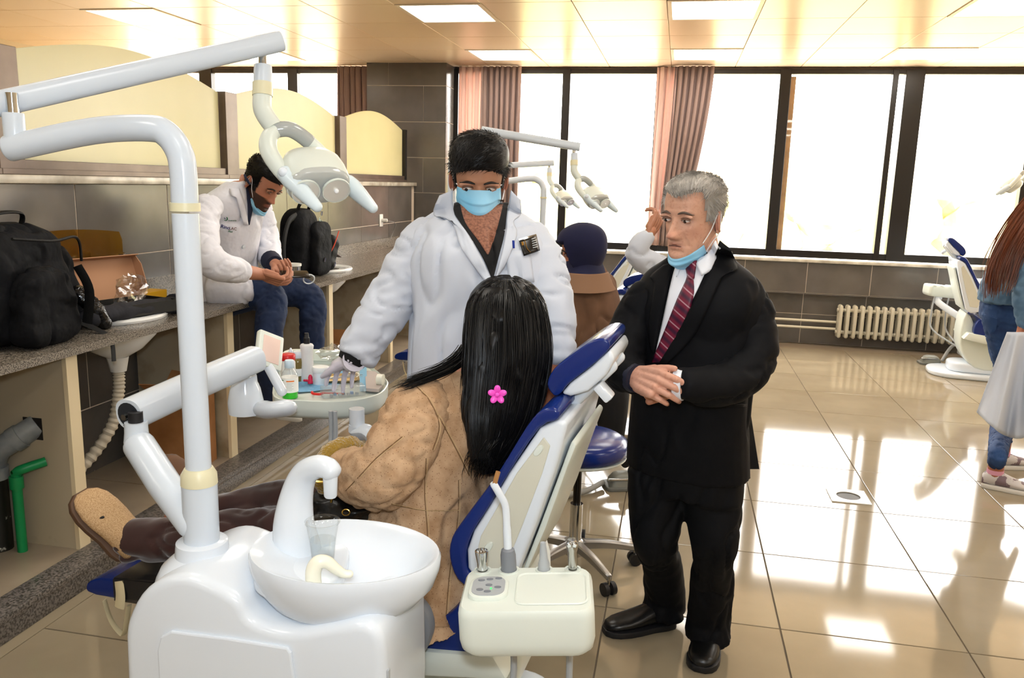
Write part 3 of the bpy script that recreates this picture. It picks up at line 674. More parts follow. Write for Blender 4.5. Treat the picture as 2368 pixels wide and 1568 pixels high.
hs = sideprism([(.215, 1.098), (.237, 1.128), (.29, 1.176), (.335, 1.224), (.348, 1.2), (.33, 1.16), (.285, 1.112), (.24, 1.094)], -.125, .125).build('headrest_shell', M_white, chair, bevel=.01, bseg=3)
for s_ in (-.06, .06):
    MB().tube([STN @ Vector((.228, s_, 1.055)), STN @ Vector((.33, s_, 1.168))], .017, 14, dome=True).build('headrest_bar', M_white, chair)
MB().box((0, 0, 0), (.05, .05, .025), STN @ T(.322, -.10, 1.11) @ RY(45)).build('lock_knob', M_white, chair, bevel=.006)
# seat, leg rest
def slab(pts, w0, w1, n=10):
    return pts
seatp = [(.02, .56), (-.05, .50), (-.18, .462), (-.36, .468), (-.52, .475), (-.55, .44), (-.5, .385), (-.2, .37), (.02, .385), (.06, .47)]
sideprism(sm(seatp, 3), -.26, .26).build('seat_cushion', M_blue, chair, smooth=50, bevel=.02, bseg=3)
legp = [(-.53, .47), (-.8, .455), (-1.08, .428), (-1.17, .412), (-1.205, .385), (-1.17, .36), (-.9, .375), (-.55, .385)]
sideprism(sm(legp, 3), -.25, .25).build('legrest_cushion', M_blue, chair, smooth=50, bevel=.02, bseg=3)
sideprism([(-.5, .386), (-.9, .374), (-1.16, .36), (-1.14, .345), (-.9, .345), (-.5, .35)], -.23, .23).build('legrest_shell', M_white, chair, bevel=.006)
# smoky plastic cover over the foot end with its strap loop
cov = MB(); 
cv = [(-1.09, .432), (-.95, .446), (-.8, .459), (-.55, .475), (-.55, .482), (-.8, .466), (-.95, .453), (-1.09, .438)]
sideprism(cv, -.262, .262).build('foot_cover', clear_mat('smoky_film', (.42, .40, .38), fres=True, rough=.2, body=.2, bodycol=(.16, .15, .14)), chair, bevel=.003)
sideprism([(-1.09, .365), (-.55, .39), (-.55, .478), (-1.09, .434)], -.264, -.258).build('foot_cover_side', MATS['smoky_film'], chair)
lp = MB().tube([STN @ Vector(p) for p in crv([(-1.07, -.262, .43), (-1.06, -.27, .39), (-1.065, -.272, .35)], 5)], .017, 8, sq=.25, upv=STN.to_3x3() @ Vector((0, 1, 0)))
lp.tube([STN @ Vector(p) for p in crv([(-1.14, -.25, .35), (-1.13, -.24, .28), (-1.105, -.23, .235), (-1.085, -.235, .25), (-1.05, -.25, .35)], 5)], .009, 8, sq=.3)
lp.build('strap_loop', pm('cream_webbing', 'd3c6a0', .8), chair)
# body of the chair under the seat and floor plate
sideprism(sm([(.12, .60), (-.02, .42), (-.3, .36), (-.5, .34), (-.46, .2), (-.25, .1), (0, .1), (.14, .3)], 3), -.17, .17).build('lift_body', M_cream, chair, bevel=.02, bseg=3)
sideprism([(.1, .43), (-.16, .40), (-.5, .385), (-.5, .345), (-.1, .33), (.14, .37)], -.275, .275).build('seat_shell', M_cream, chair, bevel=.012, bseg=2)
MB().prism(rr(-.52, .36, -.25, .25, .2, 8), .0, .045, STN).build('floor_plate', M_white, chair, bevel=.014, bseg=3)
MB().prism(rr(-.40, .2, -.16, .16, .12, 6), .045, .13, STN).build('pedestal', M_white, chair, bevel=.02, bseg=3)
# grey armrest loop, near side
for s_ in (-1,):
    P = [STN @ Vector(p) for p in crv([(-.30, s_*.30, .40), (-.20, s_*.325, .405), (-.11, s_*.33, .44), (-.075, s_*.33, .50), (-.08, s_*.33, .545), (-.10, s_*.33, .565)], 6)]
    MB().tube(P, [.024]*len(P), 12, dome=.6, sq=1.3, ex=3).build('armrest', M_greypl, chair)
P = [STN @ Vector(p) for p in crv([(-.12, -.33, .55), (-.2, -.32, .575), (-.32, -.315, .575)], 6)]
MB().tube(P, .028, 12, dome=.6, sq=.7, ex=3).build('armrest_pad', M_greypl, chair)

# ------------------------------------------------------------------ cabinet with cuspidor
unit = thing('cuspidor_unit', 'white dental water unit with spittoon bowl in the foreground', 'dental unit', (-.85, 1.55, 0), 0, 'dental water units')
fp = lambda x, y: (lambda p: (p.x, p.z))(atY(x, y, 1.40))
top = [fp(*q) for q in [(284, 1475), (290, 1437), (318, 1381), (360, 1348), (416, 1332), (470, 1345), (545, 1384), (571, 1425), (603, 1448), (675, 1462), (765, 1448), (840, 1440), (878, 1470), (888, 1520)]]
cab = crv(top, 3); x0, x1 = cab[0][0], cab[-1][0]
out = [tuple(p) for p in cab]+[(x1+.005, .5), (x1-.01, .06), (x0+.02, .06), (x0-.004, .5)]
MP = Matrix(((1, 0, 0, 0), (0, 0, -1, 0), (0, 1, 0, 0), (0, 0, 0, 1)))
MB().prism(out, -1.68, -1.40, MP).build('cabinet', M_white, unit, smooth=50, bevel=.022, bseg=4)
pn = [fp(*q) for q in [(372, 1568), (368, 1500), (376, 1468), (400, 1456), (530, 1472), (668, 1494), (676, 1506), (684, 1568)]]
pn = pn+[(pn[-1][0]+.01, .14), (pn[0][0]-.002, .14)]
MB().prism(pn, -1.402, -1.392, MP).build('front_panel', M_white, unit, smooth=0, bevel=.004, bseg=2)
MB().lathe([(.105, -.05), (.10, -.01), (.088, .015), (.07, .032), (.058, .042), (.055, .07), (.05, .073)], 32, T(-.992, 1.525, .75)).build('pole_boss', M_white, unit)
MB().lathe([(.12, 0), (.105, .02), (.082, .03), (.078, .05)], 28, T(-.69, 1.52, .655)).build('bowl_neck', M_white, unit)
# bowl: egg-shaped lofted shell
def egg(cx, cy, ax, ay, z, n=48, tilt=0, tail=.0):
    o = []
    for j in range(n):
        q = 2*math.pi*j/n; c, s_ = math.cos(q), math.sin(q)
        k = 1+tail*c
        o.append((cx+ax*c, cy+ay*s_*k, z+tilt*(cx+ax*c-(-.66))))
    return o
cx, cy = -.665, 1.555; rings = []
for ax, ay, z, dx in ((.07, .07, .690, -.02), (.12, .11, .700, -.01), (.165, .135, .722, 0), (.195, .152, .757, 0), (.208, .160, .795, 0), (.210, .161, .818, 0), (.206, .158, .826, 0), (.198, .151, .824, .0)):
    rings.append(egg(cx+dx, cy, ax, ay, z, tail=-.04))
for t in np.linspace(0, 1, 9)[1:]:
    # inner surface slides over to the drain on the right
    e = t**.8; ax = .196*(1-e)+.03*e; ay = .149*(1-e)+.03*e; z = .822-.088*(t**.75)
    rings.append(egg(cx+.105*e, cy-.015*e, ax, ay, z, tail=-.04*(1-e)))
rot = T(cx, cy, 0) @ RZ(4) @ T(-cx, -cy, 0)
bowl = MB().loft(rings, M=rot).build('spittoon_bowl', M_white, unit, smooth=70)
# flat cup shelf at the left inside the bowl, gooseneck filler, small rinse tap
MB().prism([tuple(p) for p in crv([(-.85, 1.50), (-.80, 1.44), (-.70, 1.425), (-.655, 1.47), (-.665, 1.56), (-.69, 1.64), (-.76, 1.67), (-.84, 1.62)], 5, True)], .755, .792, rot).build('cup_shelf', M_white, bowl, bevel=.008, bseg=3)
tw = [(-.800, 1.60, .78, .055), (-.808, 1.60, .85, .046), (-.803, 1.61, .92, .036), (-.782, 1.605, .968, .030), (-.745, 1.59, .995, .026), (-.715, 1.58, .998, .024), (-.702, 1.575, .99, .022)]
P = crv(tw, 6); MB().tube([p[:3] for p in P], [p[3] for p in P], 20, dome=.6).build('cup_filler', M_white, bowl)
MB().lathe([(.0, -.052), (.012, -.052), (.0145, -.048), (.016, -.01), (.018, .02)], 16, T(-.708, 1.577, .985)).build('filler_nozzle', M_white, bowl)
P = crv([(-.693, 1.455, .788, .0165), (-.694, 1.455, .818, .0165), (-.685, 1.458, .838, .0155), (-.668, 1.465, .838, .0135), (-.652, 1.472, .822, .0115), (-.638, 1.478, .810, .0095), (-.626, 1.482, .808, .0085)], 5)
MB().tube([p[:3] for p in P], [p[3] for p in P], 14, dome=True).build('rinse_tap', pm('ivory_plastic', 'ece9d6', .25), bowl)
dr = MB().lathe([(.0, .014), (.02, .012), (.03, .006), (.032, 0), (.052, -.002), (.056, 0), (.056, -.008), (0, -.008)], 28, rot @ T(cx+.105, cy-.015, .741)).build('strainer', pm('brass_strainer', 'd2b467', .35, metal=.3, col2='c9c39a', vs=40), bowl)
MB().box((-.53, 1.42, .60), (.03, .012, .09)).build('side_switch', M_greyl, unit, bevel=.003)

# ------------------------------------------------------------------ operating lamp
lamp = thing('operating_lamp', 'large operating lamp on a white pole in the left foreground', 'lamp', (-.995, 1.525, .8), 0, 'operating lamps')
PXY = Vector((-.992, 1.525, 0))
MB().tube([PXY+Vector((0, 0, .79)), PXY+Vector((0, 0, .955))], .038, 28).build('sleeve', M_white2, lamp)
MB().lathe([(.039, 0), (.038, .022), (.030, .036), (.027, .037)], 28, T(PXY+Vector((0, 0, .955))), cap=False).build('cream_ring', M_creamd, lamp)
pole = [PXY+Vector((0, 0, .98)), PXY+Vector((-.004, .004, 1.3)), PXY+Vector((-.008, .008, 1.54))]
MB().tube(pole, .027, 26).build('pole', M_white2, lamp)
MB().tube([PXY+Vector((-.008, .008, 1.545)), PXY+Vector((-.008, .008, 1.562))], .0305, 26).build('joint_ring', M_creamd, lamp)
q0 = PXY+Vector((-.008, .008, 1.562))
bend = crv([q0, q0+Vector((0, 0, .06)), q0+Vector((-.006, 0, .10)), q0+Vector((-.03, -.002, .135)), q0+Vector((-.07, -.004, .148)), q0+Vector((-.20, -.008, .140)), at(22, 343, 1.69)], 6)
MB().tube(bend, .027, 26, dome=.4).build('bent_arm', M_white2, lamp)
j0 = at(36, 330, 1.69)
MB().lathe([(.021, -.01), (.021, .055), (.02, .06), (0, .06)], 20, T(j0)).build('pivot_cup', M_white2, lamp)
MB().tube([j0+Vector((0, 0, .05)), j0+Vector((0, 0, .1))], .012, 16).build('pivot_pin', M_chrome, lamp)
sa = [at(-60, 253, 1.66), at(15, 236, 1.69), at(330, 166, 1.83), at(642, 97, 1.99)]
MB().tube(sa, [.0255, .0255, .025, .0245], 20, ex=2.8).build('spring_arm', M_white2, lamp)
MB().tube([sa[-1], sa[-1]+(sa[-1]-sa[-2]).normalized()*.008], .0235, 20, ex=2.8).build('end_cap', M_white2, lamp)
h0 = at(607, 110, 1.99)
MB().tube([h0, h0-Vector((0, 0, .055))], .0105, 14).build('drop_pin', M_chrome, lamp)
a_ = [at(608, 152, 1.99), at(608, 172, 1.99), at(608, 195, 1.99)]
MB().tube(a_, [.021, .0225, .0225], 20).build('drop_collar', M_white2, lamp)
MB().tube([at(607, 192, 1.99), at(607, 222, 1.99)], .0245, 20).build('cream_collar', M_creamd, lamp)
MB().tube(crv([at(607, 218, 1.99), at(606, 246, 1.99), at(613, 266, 1.99), at(634, 296, 1.99)], 6), .0225, 20).build('neck', M_cream, lamp)
# head frame: hn = beam direction, hs = handle axis
HC = at(726, 402, 1.99)
hn = (rt*.40-up*.72-fw*.57).normalized(); hsx = (rt*.92+up*.05+fw*.38); hsx = (hsx-hn*hsx.dot(hn)).normalized(); hup = hn.cross(hsx)
if hup.dot(up) < 0: hup = -hup
def HP(a, b, c): return HC+hsx*a+hup*b+hn*c    # across handles, up, along beam
# yoke: a broad loop from the hub to both sides of the head
hub = at(640, 300, 1.99)
lft = crv([hub, at(622, 318, 1.975), at(622, 350, 1.965), at(648, 392, 1.955), at(680, 428, 1.95)], 6)
rgt = crv([hub, at(672, 300, 2.0), at(712, 326, 2.03), at(760, 372, 2.06), at(800, 420, 2.07)], 6)
MB().tube(lft, [.016+.004*math.sin(math.pi*i/(len(lft)-1)) for i in range(len(lft))], 16, dome=True, sq=1.0, ex=2.6).build('yoke_arm', M_cream, lamp)
MB().tube(rgt[:13], .019, 16, dome=True).build('clear_yoke_cover', pm('smoky_clear_plastic', 'a9adab', .1, spec=.6), lamp)
MB().tube(rgt[10:], .0175, 16, dome=True).build('yoke_arm', M_cream, lamp)
# shell: lofted dome behind the lenses
rings = []
for t, ka, kb in ((-.075, .25, .2), (-.07, .55, .5), (-.055, .8, .78), (-.03, .95, .95), (0, 1.0, 1.0), (.03, 1.0, .98), (.045, .98, .94)):
    rings.append([HP(.078*ka*math.copysign(abs(math.cos(q))**.75, math.cos(q)), .052*kb*math.copysign(abs(math.sin(q))**.8, math.sin(q)), t) for q in [2*math.pi*j/32 for j in range(32)]])
MB().loft(rings).build('head_shell', M_cream, lamp, smooth=60)
fr_ = []
for t, k in ((.04, .96), (.052, .94), (.058, .85), (.057, .5)): fr_.append([HP(.078*k*math.copysign(abs(math.cos(q))**.75, math.cos(q)), .052*k*math.copysign(abs(math.sin(q))**.8, math.sin(q)), t) for q in [2*math.pi*j/32 for j in range(32)]])
MB().loft(fr_).build('lens_cover', pm('clear_grey_lens', 'b9bcb8', .06, spec=.7), lamp, smooth=60)
for s_ in (-1, 1):
    F = Matrix((( hsx.x, hup.x, hn.x, 0), (hsx.y, hup.y, hn.y, 0), (hsx.z, hup.z, hn.z, 0), (0, 0, 0, 1)))
    rf = MB().lathe([(.034, .012), (.031, .006), (.022, .0), (.008, -.003), (0, -.003)], 24, T(HP(s_*.037, -.002, .056)) @ F).build('reflector', pm('mirror_reflector', 'f6f6f0', .3, metal=.5), lamp)
    MB().tube([HP(s_*.037, -.002, .056), HP(s_*.037, -.002, .07)], .006, 10, dome=True).build('bulb', pm('glass_bulb', 'ffffff', .1), rf)
    MB().lathe([(.0345, .008), (.0345, .014), (.032, .014)], 24, T(HP(s_*.037, -.002, .056)) @ F, cap=False).build('reflector_rim', M_cream, rf)
for a, b, nm in (((662, 404, 1.94), (733, 478, 1.91), 'handle'), ((806, 424, 2.06), (862, 481, 2.04), 'handle')):
    p, q = at(*a), at(*b); P = [p.lerp(q, t) for t in (0, .15, .5, .85, 1)]
    hd = MB().tube(P, [.0215, .023, .020, .0155, .013], 18, dome=True).build(nm, pm('pale_blue_plastic', 'd5e2e8', .25), lamp)
    MB().tube([p, p-(q-p).normalized()*.003-fw*.02], .012, 12, dome=True).build('handle_button', M_white, hd)
MB().tube([at(690, 425, 1.95), at(672, 412, 1.945)], .022, 16, dome=.5).build('hinge', MATS['smoky_clear_plastic'], lamp)

# ------------------------------------------------------------------ instrument tray on its folding arm
tray_t = thing('instrument_tray', 'off-white dentist instrument tray on a folding white arm', 'tray', (-1.2, 2.2, .8), 0, 'instrument trays')
la = [at(448, 1210, 1.80), at(380, 1120, 1.88), at(322, 1030, 1.95)]
MB().tube(la, [.036, .037, .037], 22, dome=.7).build('lower_arm', M_white2, tray_t)
e0 = at(317, 1022, 1.96)
MB().lathe([(.030, 0), (.027, .025), (.026, .05), (0, .05)], 20, T(e0)).build('elbow_cup', M_white2, tray_t)
MB().tube([e0+Vector((0, 0, .04)), e0+Vector((0, 0, .075))], .017, 16).build('elbow_pin', M_dark, tray_t)
ua = [at(298, 960, 1.965), at(440, 895, 2.16), at(590, 830, 2.40)]
u_ = MB().tube(ua, .039, 22, ex=2.6, sq=1.0, upv=(0, 0, 1), dome=False); u_.build('upper_arm', M_white2, tray_t)
d_ = (ua[0]-ua[1]).normalized(); qf = fr(ua[0]+d_*.0008, d_, (0, 0, 1))
MB().prism([(.032*math.cos(2*math.pi*j/20), .032*math.sin(2*math.pi*j/20)) for j in range(20)], 0, .0012, qf).build('end_shade_disc', pm('painted_cavity_shade', '20242a', .6), tray_t)  # dark disc on the capped tube paints the shade of a hollow end
MB().tube([ua[0]+d_*.002, ua[0]+d_*.018], .008, 10).build('tension_bolt', M_steel, tray_t)
for k_ in (0, 1): MB().tube([ua[0].lerp(ua[1], .05+.05*k_)-fw*.037-Vector((0, 0, .025)), ua[0].lerp(ua[1], .05+.05*k_)-fw*.040-Vector((0, 0, .025))], .004, 8).build('screw', M_dark, tray_t)
g0 = at(566, 868, 2.42)
MB().tube([g0, g0+Vector((0, 0, .06))], .018, 16).build('wrist_pin', M_steel, tray_t)
MB().lathe([(.05, -.115), (.052, -.08), (.044, -.04), (.036, -.02), (.034, .0), (0, .0)], 22, T(g0)).build('wrist_joint', M_white, tray_t)
MB().tube(crv([g0+Vector((0, 0, -.085)), g0+Vector((.03, .02, -.105)), at(625, 948, 2.42), at(662, 944, 2.42)], 5), [.044]*10+[.04]*6, 18, sq=.62, dome=True).build('tray_bracket', M_white, tray_t)
ZTR = .918
ot = [atZ(*q, ZTR) for q in [(634, 926), (700, 936), (800, 937), (872, 922), (896, 900), (893, 884), (868, 862), (846, 845), (760, 838), (668, 838), (640, 880)]]
ot = [(p.x, p.y) for p in ot]; cxo = sum(p[0] for p in ot)/len(ot); cyo = sum(p[1] for p in ot)/len(ot)
def ofs(k, dz): return [(cxo+(p[0]-cxo)*k, cyo+(p[1]-cyo)*k, ZTR+dz) for p in crv(ot, 4, True)]
MB().loft([ofs(.80, -.052), ofs(.93, -.05), ofs(.99, -.035), ofs(1.0, -.012), ofs(1.0, .012), ofs(.985, .014), ofs(.975, .012), ofs(.965, -.004), ofs(.5, -.004)]).build('tray_body', M_cream, tray_t, smooth=50)
bk_ = [atZ(*q, ZTR) for q in [(640, 890), (648, 862), (668, 838), (760, 838), (846, 845)]]
bm_ = MB(); pts = crv([(p.x, p.y) for p in bk_], 5)
bm_.loft([[(p[0], p[1], ZTR+.008) for p in pts]+[(cxo+(p[0]-cxo)*.95, cyo+(p[1]-cyo)*.95, ZTR+.008) for p in pts[::-1]], [(p[0], p[1], ZTR+.05) for p in pts]+[(cxo+(p[0]-cxo)*.96, cyo+(p[1]-cyo)*.96, ZTR+.05) for p in pts[::-1]]]).build('raised_rim', M_cream, tray_t, smooth=30)
pad = [atZ(*q, ZTR) for q in [(868, 868), (884, 882), (886, 898), (876, 910)]]
MB().prism([(p.x-.0, p.y) for p in pad]+[(pad[3].x-.045, pad[3].y), (pad[0].x-.04, pad[0].y)], ZTR+.004, ZTR+.015).build('handle_pad', pm('pinkish_grey_pad', 'b5a9a3', .6), tray_t, smooth=0)
v0 = at(712, 880-4, 2.62); vb = at(640, 850, 2.52); vc = at(622, 815, 2.5)
MB().tube(crv([at(652, 905, 2.42), at(634, 872, 2.42), at(622, 850, 2.42)], 5), .015, 12, dome=True).build('viewer_bracket', M_white, tray_t)
VF = fr(at(622, 812, 2.44), (rt*.75-fw*.55+up*.35), (rt*.45+up*.9))
MB().box((0, 0, 0), (.115, .085, .022), VF).build('viewer_box', M_cream, tray_t, bevel=.005)
MB().box((0, 0, .0115), (.085, .058, .003), VF).build('viewer_screen', pm('viewer_pink', 'e3c9bd', .25), tray_t, bevel=.001)
cb = at(825, 945, 2.5)
MB().tube(crv([cb, cb-Vector((0, 0, .055))], 3), .024, 16).build('handle_collar', M_white, tray_t)
hq = MB().tube(crv([cb-Vector((0, 0, .05)), cb-Vector((0, 0, .075)), at(850, 1000, 2.48), at(872, 1022, 2.46)], 4), .022, 14, ex=3.5, dome=False); hq.build('position_handle', M_white, tray_t)
kn = atZ(880, 878, ZTR+.03)
MB().lathe([(.013, -.012), (.02, -.01), (.02, .01), (.013, .012)], 18, T(kn) @ RY(90)).build('side_knob', pm('ivory_plastic', 'ece9d6', .25), tray_t)
th = at(765, 950, 2.5)
for o_ in (0, .014):
    MB().tube(crv([th+Vector((o_, 0, .0)), th+Vector((o_-.002, 0, -.1)), at(752+o_*200, 1080, 2.5), at(744+o_*100, 1160, 2.48), at(740, 1260, 2.4)], 6), .007, 10).build('instrument_hose', M_greyl, tray_t)

# ------------------------------------------------------------------ assistant console beside the chair back
con = thing('assistant_console', 'cream assistant console with keypad in front of the chair back', 'console', (-.27, 1.6, .5), 0, 'assistant consoles')
CF = T(-.262, 1.605, .655) @ RZ(8) @ RY(-4)
pr = rr(-.143, .143, -.098, .105, .035, 5)
def cr_(k, z, s_=1): return [(p[0]*k, p[1]*k, z) for p in pr]
MB().loft([cr_(.90, 0), cr_(.97, .01), cr_(1.0, .03), cr_(1.0, .085), cr_(.985, .097), cr_(.95, .104), cr_(.6, .105)], M=CF).build('housing', M_cream, con, smooth=40)
rt_ = rr(-.02, .125, -.065, .065, .02, 5)
MB().loft([[(p[0], p[1], .1055) for p in rr(-.025, .13, -.07, .07, .022, 5)], [(p[0], p[1], .108) for p in rr(-.023, .128, -.068, .068, .022, 5)], [(p[0], p[1], .1055) for p in rt_], [(p[0], p[1], .104) for p in rt_]], M=CF).build('tray_recess', M_cream, con)
kp = MB().prism(rr(-.125, -.04, -.052, .045, .028, 6), .100, .114, CF).build('keypad_base', M_cream, con, bevel=.004)
MB().prism(rr(-.118, -.047, -.046, .038, .026, 6), .113, .1155, CF).build('keypad_plate', M_greyl, kp, smooth=0)
for i, (x, y) in enumerate([(-.1, .02), (-.082, .024), (-.063, .028), (-.082, -.002), (-.1, -.022), (-.083, -.03), (-.062, -.012)]):
    MB().lathe([(.0075, .0), (.0075, .0015), (0, .002)], 14, CF @ T(x, y, .1155) @ Matrix.Diagonal((1, .6, 1, 1))).build('key', M_greypl, kp)
MB().lathe([(.002, 0), (.002, .002), (0, .0025)], 8, CF @ T(-.076, -.018, .1155)).build('status_light', pm('green_led', '35e05a', .4, emis='35ff55', es=2), kp)
for x, r in ((-.105, .015), (-.045, .019), (.035, .015), (.1, .014)):
    MB().lathe([(r+.005, 0), (r+.005, .006), (r, .006), (r, 0)], 16, CF @ T(x, .088, .101), cap=False).build('holder', M_cream, con)
P = [CF @ Vector((.03, .06, -.0)), CF @ Vector((.03, .1, -.06)), STN @ Vector((.02, -.2, .45)), STN @ Vector((-.02, -.1, .40))]
MB().tube(crv(P, 5), .032, 16, ex=2.6).build('support_arm', M_white, con)
for x in (.08, -.05):
    MB().tube(crv([CF @ Vector((x, .09, .0)), CF @ Vector((x+.005, .1, -.15)), CF @ Vector((x-.03, .12, -.32)), STN @ Vector((.05, -.18, .2))], 6), .008, 10).build('suction_hose', M_greyl, con)

# instruments resting in the console holders
def inst(name, lb, x, parts):
    b = CF @ T(x, .088, .103); t = thing(name, lb, 'instrument', b.translation); 
    for nm, pr_, mt in parts: MB().lathe(pr_, 18, b).build(nm, mt, t)
    return t
inst('turbine_handle', 'short chrome handpiece at the left of the assistant console', -.105, [('grip', [(.012, 0), (.0115, .02), (.015, .042), (.0155, .05), (.013, .051), (.012, .045), (0, .045)], M_chrome)])
se = inst('saliva_ejector', 'tall white bent suction tip standing in the console', -.045, [('socket', [(.0175, 0), (.0175, .04), (.015, .052), (.010, .056)], M_greypl)])
b = CF @ T(-.045, .088, .103)
MB().tube(crv([b @ Vector((0, 0, .05)), b @ Vector((0, 0, .10)), b @ Vector((-.001, 0, .155)), b @ Vector((-.012, -.004, .185)), b @ Vector((-.026, -.008, .215))], 5), [.0095]*6+[.0085]*14+[.007], 14).build('tip', M_white, se)
MB().tube(crv([b @ Vector((-.024, -.008, .205)), b @ Vector((-.018, -.008, .225)), b @ Vector((-.013, -.006, .24))], 4), .0055, 10).build('amber_nozzle', pm('amber_tip', 'a8794a', .3), se)
inst('suction_nozzle', 'small tapered grey suction nozzle in the console', .035, [('nozzle', [(.0135, 0), (.013, .018), (.0095, .03), (.0085, .048), (.006, .068), (.0045, .068), (0, .06)], M_greyl)])
iy = inst('air_syringe', 'silver air and water syringe at the right of the console', .1, [('body', [(.010, 0), (.0105, .045), (.013, .052), (.014, .065), (.010, .075), (0, .077)], M_steel)])
b = CF @ T(.1, .088, .103)
for k_ in (-1, 1): MB().lathe([(.006, 0), (.006, .006), (.004, .008), (0, .008)], 12, b @ T(k_*.006, -.012, .068) @ RX(90)).build('button', M_chrome, iy)
# tumbler of water
cup = thing('plastic_cup', 'clear plastic tumbler half full of water on the spittoon', 'cup', (-.715, 1.56, .793))
CP = T(-.718, 1.555, .793)
MB().lathe([(.0, .001), (.0235, .0), (.0245, .004), (.029, .05), (.035, .088), (.0385, .090), (.0385, .093), (.0345, .092), (.028, .05), (.0235, .005), (0, .004)], 32, CP).build('tumbler', clear_mat('cup_plastic', (.97, .98, .98), rough=.05), cup, smooth=60)
MB().lathe([(0, .005), (.0232, .005), (.0275, .05), (0, .05)], 28, CP).build('water', clear_mat('water_clear', (.93, .95, .96), rough=.02), cup, smooth=40)
# ================================================================== PEOPLE: shared builders
M_skin = pm('skin', 'c48a68', .48, attr=True, col2=(.94, .88, .85), vs=22, vdet=5, sss=.06, bump=.08, bs=220, bdist=.002)
def oring(c, sd, fd, hw, hd, n=28, ex=2.3):
    o = []
    for j in range(n):
        q = 2*math.pi*j/n; cx, sx = math.cos(q), math.sin(q)
        cx = math.copysign(abs(cx)**(2/ex), cx); sx = math.copysign(abs(sx)**(2/ex), sx)
        o.append(Vector(c)+Vector(sd)*(hw*cx)+Vector(fd)*(hd*sx))
    return o
def trunk(rows, n=28, ex=2.3, k=4):
    """rows: (centre, facing, half width, half depth[, up]) from bottom to top; smooth loft"""
    ar = []
    for r in rows:
        c = Vector(r[0]); f = Vector(r[1]); u = Vector(r[4]) if len(r) > 4 else Vector((0, 0, 1)); f = (f-u.normalized()*f.dot(u.normalized())).normalized(); s = f.cross(u).normalized()
        ar.append(list(c)+list(s)+list(f)+[r[2], r[3]])
    R = crv(ar, k); return MB().loft([oring(q[0:3], q[3:6], q[6:9], q[9], q[10], n, ex) for q in R])
def limb(pts, n=18, k=6, dome=True, wr=0, seed=0, sq=1.0):
    P = crv(pts, k); m = MB(); f = None
    if wr: f = lambda t, q: wr*(1-2*abs(nz(t*11+seed, math.cos(q)*.9, math.sin(q)*.9)))
    m.tube([p[:3] for p in P], [max(p[3], .003) for p in P], n, dome=dome, wr=f, sq=sq); return m
def J(x, y, d, r=None):
    p = at(x, y, d); return (p.x, p.y, p.z) if r is None else (p.x, p.y, p.z, r)
HEADP = [(-.1185, .006, .068, .048), (-.116, .022, .080, .030), (-.108, .036, .088, .004), (-.095, .047, .0905, -.026), (-.075, .0555, .0885, -.048), (-.05, .062, .0885, -.066), (-.025, .067, .0885, -.080), (0, .0705, .0895, -.092),
         (.025, .0735, .0925, -.099), (.05, .075, .0925, -.102), (.075, .0715, .084, -.096), (.095, .061, .068, -.079), (.108, .044, .046, -.054), (.115, .024, .022, -.030), (.118, .006, .002, -.008)]
def head_shape(feat=True, nth=112, o=None):
    o = o or {}; wk = o.get('wide', 1.0)
    rows = crv(HEADP, 6); V = []; n = nth
    for z, w_, f, b in rows:
        yc = (f+b)/2; hd = (f-b)/2
        for j in range(n):
            u = j/n*2*math.pi; q = u+.45*math.sin(u-math.pi/2+math.pi)*0
            q = u-.42*math.sin(2*u)*0
            # crowd points at the front (q=pi/2)
            q = math.pi/2+(lambda s: s*(.62+.38*abs(s)/math.pi))(((u-math.pi/2+math.pi) % (2*math.pi))-math.pi)
            cx, sx = math.cos(q), math.sin(q); e = 2/2.25
            x = w_*wk*math.copysign(abs(cx)**e, cx); y = yc+hd*math.copysign(abs(sx)**e, sx)
            if feat and y > .02:
                ax = abs(x); fr0 = min(1, (y-.02)/.04); d = 0
                nl = o.get('nose', 1.0)
                if -.056 < z < .02:
                    a = max(0, min(1, (.016-z)/.05)); low = max(0, min(1, (z+.056)/.014)); wd = .0075+.0075*a
                    d += nl*.025*a*low*math.exp(-(x/wd)**2)
                    d += nl*.008*math.exp(-((ax-.012)/.006)**2-((z+.04)/.008)**2)
                d -= .0095*math.exp(-((ax-.032)/.018)**2-((z-.004)/.0115)**2)
                d += .0045*math.exp(-((ax-.028)/.024)**2-((z-.026)/.008)**2)
                d += .0055*math.exp(-(x/.021)**2-((z+.0625)/.0048)**2)+.006*math.exp(-(x/.019)**2-((z+.075)/.0055)**2)
                d -= .004*math.exp(-(x/.024)**2-((z+.0685)/.0022)**2)
                d -= .003*math.exp(-(x/.02)**2-((z+.086)/.006)**2)
                d += .005*math.exp(-(x/.017)**2-((z+.1)/.011)**2)+.003*math.exp(-((ax-.048)/.014)**2-((z+.016)/.016)**2)
                if o.get('old'):
                    d -= .0045*math.exp(-((ax-.026-(-.045-z)*.35)/.0042)**2)*(1 if -.075 < z < -.03 else 0)
                    d -= .0016*max(0, math.sin((z-.035)*620))*(1 if .035 < z < .068 else 0)*math.exp(-(x/.04)**4)
                    d -= .003*math.exp(-((ax-.034)/.014)**2-((z+.012)/.004)**2)
                    d -= .004*math.exp(-((ax-.045)/.014)**2-((z+.052)/.02)**2)
                y += d*fr0
            V.append((x, y, z))
    m = MB(); nr = len(rows); fs = [(i*n+j, i*n+(j+1) % n, (i+1)*n+(j+1) % n, (i+1)*n+j) for i in range(nr-1) for j in range(n)]
    m.v = V; m.f = fs+[tuple(range(n-1, -1, -1)), tuple(range((nr-1)*n, nr*n))]
    return m, n, nr
